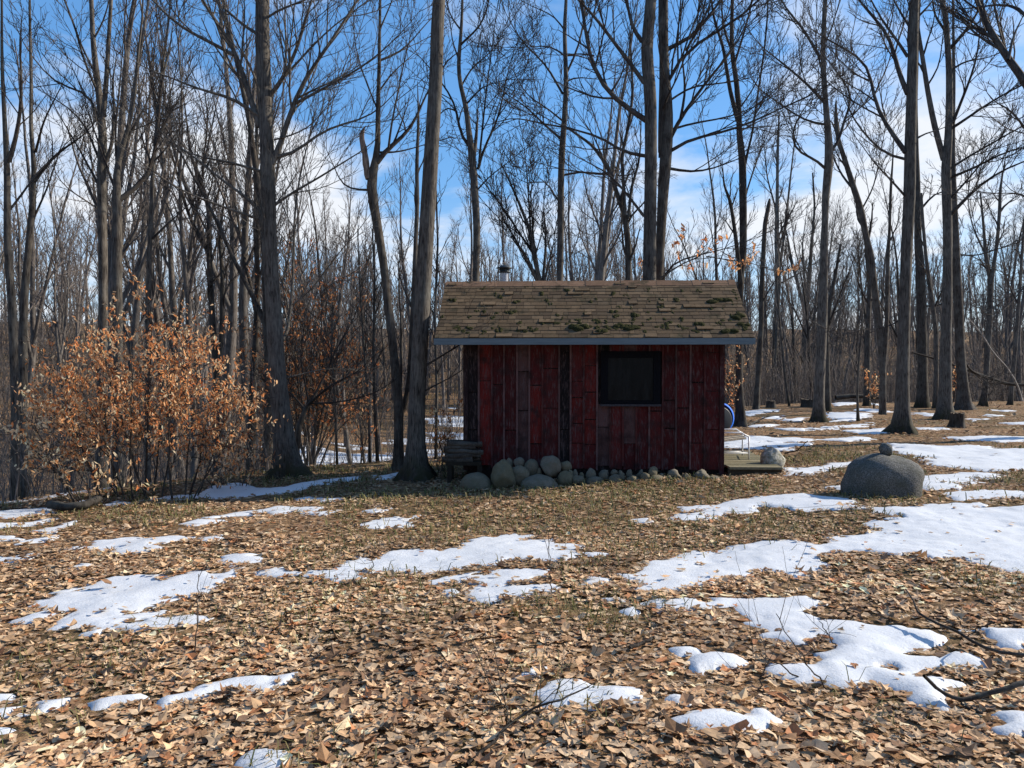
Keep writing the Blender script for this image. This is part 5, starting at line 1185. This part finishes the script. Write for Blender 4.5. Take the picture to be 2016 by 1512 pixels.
# reddish beech in the hollow behind the big forked tree
Yr = 16.5; bx_, bz = at_depth(610, 900, Yr)[0], None; bz = gz(bx_, Yr); st = []
for e in ((560, 560), (600, 540), (640, 545), (690, 600), (715, 700), (650, 620), (580, 640), (540, 720), (700, 760), (620, 700), (530, 600), (660, 720), (500, 700), (480, 760), (735, 690)):
    st.append(((bx_ + rng.uniform(-.15, .15), Yr + rng.uniform(-.1, .1), bz - .05), at_depth(e[0], e[1], Yr + rng.uniform(-1, 1.2)), .022, .15))
beech('beech_tree', 'reddish-brown leaved beech in the hollow between the big forked tree and the leaning one', (bx_, Yr, bz), st, 3000, .085, (.25, .05, .33, .02, .35, .0), 47, rmin=.006, dens=2.4, tone=.75, cat='tree')
# sparse oak-like leaves on a low branch behind the right end of the roof
st = [(at_depth(1300, 548, 16.0), at_depth(1425, 488, 15.6), .02, .05), (at_depth(1340, 520, 15.8), at_depth(1345, 475, 15.5), .012, .03), (at_depth(1390, 505, 15.7), at_depth(1560, 545, 15.3), .014, .05), (at_depth(1420, 495, 15.6), at_depth(1480, 525, 15.4), .01, .02)]
a = at_depth(1300, 548, 16.0); ob = beech('oak_sapling', 'sapling with orange leaves against the sky behind the right roof end', (a[0] - .1, 16.0, gz(a[0] - .1, 16.0)), st + [((a[0] - .1, 16.0, gz(a[0] - .1, 16.0) - .05), tuple(a), .03, 0)], 300, .13, (.35, .3, .1, .25, .0, .0), 53, rmin=.006, dens=1.8, levels=2)
for (nm, lab, px, py, Yx, ends, nl, sd) in (('beech_sapling', 'small beech sapling with a tuft of tan leaves by the log rack', 868, 905, 12.6, ((858, 840), (876, 850), (862, 870), (885, 855), (905, 800)), 190, 61),
                                       ('beech_sapling', 'pale-leaved beech sapling beside the right wall of the hut above the blue drum', 1436, 835, 20.5, ((1430, 690), (1445, 705), (1438, 720), (1450, 715), (1432, 735), (1442, 750)), 380, 62),
                                       ('beech_sapling', 'thin sapling with bright tan leaves beside the leaning forked tree', 716, 930, 14.4, ((716, 780), (728, 800), (705, 740), (722, 820), (700, 690), (712, 800)), 130, 63),
                                       ('beech_sapling', 'small orange-leaved sapling in the wood behind the straight right-hand trees', 1722, 790, 30.0, ((1712, 730), (1730, 735), (1720, 745), (1705, 750)), 160, 64),
                                       ('beech_sapling', 'reddish sapling between the set-back trunk and the forking tree by the stump', 1872, 795, 30.5, ((1868, 735), (1880, 745), (1862, 755), (1885, 730)), 160, 65),
                                       ('beech_sapling', 'little brown-leaved whip left of the mossy foot of the big forked tree', 470, 955, 11.9, ((490, 905), (510, 900), (455, 900), (475, 885), (525, 880)), 90, 66),
                                       ('bramble', 'reddish dry bramble on the snow between the orange beech and the forked tree', 420, 962, 11.7, ((405, 915), (430, 910), (445, 920), (395, 930), (460, 925)), 60, 67)):
    p = at_depth(px, py, Yx); zb = gz(p[0], Yx)
    beech(nm, lab, (p[0], Yx, zb), [((p[0] + rng.normal(0, .04), Yx, zb - .04), at_depth(e[0], e[1], Yx + rng.uniform(-.3, .3)), .008 * max(1, Yx / 14), .04) for e in ends], nl, .075 * max(1, Yx / 18), (.25, .25, .15, .25, .05, .05), sd, rmin=.0038 * max(1, Yx / 11), dens=2.6, levels=2)

# ------------------------------------------------------------------ stump, fallen limbs, sticks
def stump(label, px, py, wpx, hpx, seed, Y=None):
    b = ground_hit(px, py); Y = Y or float(b[1]); c = np.array([at_depth(px, py, Y)[0], Y, gz(at_depth(px, py, Y)[0], Y)]); r = wpx * Y / F / 2 * .72; h = hpx * Y / F
    g = Geo(); n = 12; P = np.stack([np.zeros(n), np.zeros(n), np.linspace(-.1, h, n)], -1); R = np.full(n, r)
    trunk_tube(g, P, R, 22, .75, seed, .13); k = g.n
    top = np.vstack(g.v)[-22:]; rr_ = np.random.default_rng(seed)
    V = np.vstack(g.v); V[-22:, 2] += rr_.uniform(-.03, .03, 22); g.v = [V]; i = np.arange(22)
    o = thing('tree_stump', label, 'stump', tuple(c)); link('bark', g.mesh('stump_bark', BARK2), o)
    g2 = Geo().add(np.vstack([V[-22:] * [.98, .98, 1] - [0, 0, .006], [0, 0, h - .01]]), t=np.stack([i, (i + 1) % 22, np.full(22, 22)], -1), c=(.13, .10, .07))
    link('cut_face', g2.mesh('stump_cut', WOODD), o)
stump('cut tree stump in front of the tall forking tree on the right', 1885, 842, 34, 28, 4)
stump('low dark rotten stump at the crest left of the straight tree with the swollen joint', 1590, 802, 34, 16, 6)
stump('dark weathered stump under the thin trees just right of the hut', 1517, 803, 22, 14, 7)
def stick(name, label, pts, r0, r1, cat='branch', Y=None, lift=0.02, twigs=0, seed=0, mat=None, subs=()):
    """pts: (px, py, height above the ground in m) -> a bent stick; subs: side shoots in the same form"""
    rng = np.random.default_rng(seed); g = Geo(); base = None
    for j, pl in enumerate((pts,) + tuple(subs)):
        P = []
        for (px, py, h) in pl:
            if Y is not None: P.append(at_depth(px, py, Y))
            else:
                b = ground_hit(px, py)
                for _ in range(3):                       # the point h above the ground that is seen at this pixel
                    r = ray(px, py); t = (CAM[2] - (gz(b[0], b[1]) + h)) / -r[2]; b = CAM + r * t
                P.append(b)
        P = resample(np.array(P), 14); base = P[0].copy() if base is None else base
        P[1:-1] += rng.normal(0, .006, (12, 3)); k = 1 if j == 0 else .55
        R = np.linspace(r0, r1, 14) * k; g.add(*tubes((P - base)[None], R[None], 6))
        if twigs: 
            cr = Crown(); ramify(cr, (P - base)[None], R[None], rng, twigs, max(r1 * .6, .0015), 2, .05, (.3, .4, .4)); g.add(np.vstack(cr.g.v), np.vstack(cr.g.q))
    return tag(link(name, g.mesh(name, mat or TWIG), None, tuple(base)), label, cat)
DK = mat_bark('wet_dark_branch', (.012, .010, .009), (.05, .042, .036), 0, .6)
stick('fallen_branch', 'long dark fallen branch curving down across the leaves at the right edge', [(1783, 1160, .10), (1805, 1195, .12), (1830, 1225, .10), (1880, 1240, .08), (1905, 1255, .06), (1930, 1275, .05), (1975, 1285, .06), (2060, 1297, .08)], .005, .010, subs=([(1904, 1254, .06), (1935, 1235, .16), (1958, 1225, .24)],), mat=DK)
stick('fallen_branch', 'thick black curved branch half sunk in leaves beside the lower snow tongue', [(1819, 1330, .16), (1835, 1350, .10), (1860, 1368, .05), (1890, 1378, .04), (1940, 1368, .06), (1990, 1350, .10), (2060, 1335, .12)], .008, .0135, subs=([(1862, 1368, .05), (1890, 1385, .02), (1935, 1405, .01)],), mat=DK)
stick('fallen_branch', 'thin forked dark branch lying across the lowest middle snow patch', [(920, 1505, .02), (960, 1470, .03), (1000, 1430, .05), (1030, 1405, .08), (1065, 1385, .12), (1110, 1375, .14), (1160, 1352, .10)], .008, .003, subs=([(1008, 1420, .06), (995, 1395, .12), (975, 1365, .18), (957, 1340, .22)], [(1030, 1405, .08), (1065, 1400, .06), (1095, 1380, .05)], [(1000, 1425, .05), (990, 1370, .22), (1000, 1355, .26)]), twigs=1.2, mat=DK)
stick('fallen_branch', 'dark thin branch leaning in the snow beyond the deck rock', [(1545, 893, .03), (1570, 887, .12), (1590, 868, .35)], .012, .006, mat=DK)
stick('fallen_branch', 'curved dead branch lying in snow patches behind the hut deck', [(1474, 838, .03), (1490, 828, .10), (1510, 820, .18), (1545, 815, .15), (1570, 812, .05)], .022, .01, mat=DK)
stick('fallen_branch', 'pale sunlit limb hanging down toward the right edge of the wood', [(1906, 626, 0), (1939, 666, 0), (1956, 696, 0), (1979, 719, 0), (2004, 757, 0), (2012, 790, 0)], .022, .04, Y=31, mat=mat_bark('pale_dead_limb', (.14, .12, .10), (.34, .30, .26)), subs=([(1938, 664, 0), (1930, 640, 0), (1918, 600, 0), (1905, 540, 0)],))
stick('fallen_branch', 'long dark fallen limb lodged across the right-hand trunks', [(1796, 694, 0), (1851, 709, 0), (1926, 736, 0), (1951, 746, 0), (1989, 758, 0), (2050, 757, 0)], .035, .08, Y=31.5, mat=BARK2)
stick('fallen_log', 'dark rotten log on the snow below the orange-leaved beech', [(98, 993, .10), (130, 998, .09), (165, 995, .10), (195, 982, .14)], .06, .05, 'log', mat=DK)
stick('fallen_log', 'dark fallen log on the crest above the snow, right of the hut', [(1645, 783, .15), (1680, 779, .2), (1720, 782, .15), (1735, 784, .1)], .12, .08, 'log', mat=BARK2, Y=33.5)
stick('fallen_branch', 'pale bare stick lying on the leaves before the stone row', [(1118, 971, .02), (1150, 969, .02), (1195, 967, .02)], .010, .006, mat=mat_bark('bleached_stick', (.3, .24, .17), (.5, .42, .32)))
stick('fallen_branch', 'short dark stick lying on leaves in the middle of the clearing', [(1240, 1275, .02), (1265, 1265, .02), (1295, 1252, .02)], .012, .008, mat=DK)
for lab, pl in (('single thin upright stem in front of the large left snow patch', [(386, 1295, 0), (388, 1210, .35), (391, 1130, .62)]), ('thin upright stem rising through the middle snow patch toward the hut', [(1085, 1170, 0), (1082, 1100, .4), (1078, 1040, .75)]),
                ('leaning twig crossing the snow at lower right, longer of the two', [(1632, 1360, .0), (1585, 1300, .14), (1535, 1225, .33), (1528, 1208, .38)]), ('shorter dark twig stuck in the snow at lower right', [(1654, 1287, .0), (1640, 1260, .1), (1612, 1222, .22)]),
                ('thin twig bending over the snow edge left of the leaning twig', [(1580, 1338, .0), (1550, 1322, .06), (1515, 1298, .10), (1460, 1268, .14)]), ('short thin upright twig at the foot of the right-hand snow, beside leaves', [(1492, 1360, 0), (1500, 1335, .08), (1508, 1310, .16)]),
                ('small stem standing at the left edge of the middle snow patch', [(733, 1125, 0), (732, 1105, .08), (735, 1085, .18)])):
    p0 = ground_hit(pl[0][0], pl[0][1]); stick('dry_stem', lab, [(a, b, 0) for a, b, h in pl], .0045, .002, 'stem', Y=float(p0[1]), twigs=1.0 if 'single' not in lab else .6, seed=len(lab), mat=TWIG)

# ------------------------------------------------------------------ sky, sun, camera
w = bpy.data.worlds.new('World'); S.world = w; w.use_nodes = True
m = NT('', w.node_tree)
sky = m.n('ShaderNodeTexSky', sky_type='NISHITA', sun_disc=False, sun_elevation=SUN_EL, sun_rotation=math.radians(90) - SUN_AZ, altitude=200, air_density=1.0, dust_density=0.6, ozone_density=2.0)
tc = m.n('ShaderNodeTexCoord'); se = m.n('ShaderNodeSeparateXYZ'); m.l(tc.outputs['Generated'], se.inputs[0])
zc = m.math('ADD', m.math('MAXIMUM', se.outputs[2], 0.0), 0.16)
cv = m.n('ShaderNodeCombineXYZ', i_0=m.math('DIVIDE', se.outputs[0], zc), i_1=m.math('DIVIDE', se.outputs[1], zc), i_2=0.37).outputs[0]
n1 = m.noise(cv, 1.15, 7, .58, .25); n2 = m.noise(cv, .5, 3, .5)
cl = m.math('ADD', m.math('MULTIPLY', n1, .75), m.math('MULTIPLY', n2, .35))
low = m.ramp(se.outputs[2], [(0.0, .03), (0.10, .07), (0.17, .10), (0.24, .06), (0.34, .01), (0.5, .0)])
left = m.math('MULTIPLY', m.math('MULTIPLY', se.outputs[0], -1.0), .03)
cl = m.math('ADD', m.math('ADD', cl, low), left)
front = m.ramp(se.outputs[1], [(0.0, 0.25), (0.45, 1.0)])
fac = m.math('MULTIPLY', m.ramp(cl, [(0.58, 0.0), (0.72, 0.9)]), front)
hs = m.n('ShaderNodeHueSaturation', i_Saturation=1.32, i_Value=1.0, i_Color=sky.outputs[0]).outputs[0]
haze_ = m.ramp(se.outputs[2], [(0.0, .6), (0.08, .35), (0.22, 0.0)])
hs = m.mix(.28, hs, (1.9, 4.4, 9.0))
hs = m.mix(haze_, hs, (4.0, 4.7, 5.9))
col = m.mix(fac, hs, (6.3, 6.4, 6.6))
bg = m.n('ShaderNodeBackground', i_Color=col, i_Strength=.105); o = m.n('ShaderNodeOutputWorld'); m.l(bg.outputs[0], o.inputs[0])
sd = bpy.data.lights.new('sun', 'SUN'); sd.energy = 5.0; sd.angle = math.radians(.55); sd.color = (1.0, .91, .78)
so = bpy.data.objects.new('sun', sd); COL.objects.link(so)
dv = Vector((math.cos(SUN_EL) * math.cos(SUN_AZ), math.cos(SUN_EL) * math.sin(SUN_AZ), math.sin(SUN_EL)))
so.rotation_euler = dv.to_track_quat('Z', 'Y').to_euler(); so.location = dv * 60
cd = bpy.data.cameras.new('camera'); cd.sensor_width = 36; cd.lens = F / 2016 * 36; cd.clip_end = 2000; cd.clip_start = .05
co = bpy.data.objects.new('camera', cd); COL.objects.link(co); co.location = CAM; co.rotation_euler = (math.radians(90) - PITCH, 0, 0)
S.camera = co
S.view_settings.view_transform = 'Standard'; S.view_settings.look = 'None'; S.view_settings.exposure = 0.55; S.view_settings.gamma = 1.0
S.cycles.max_bounces = 5; S.cycles.diffuse_bounces = 3; S.cycles.glossy_bounces = 2; S.cycles.transmission_bounces = 2
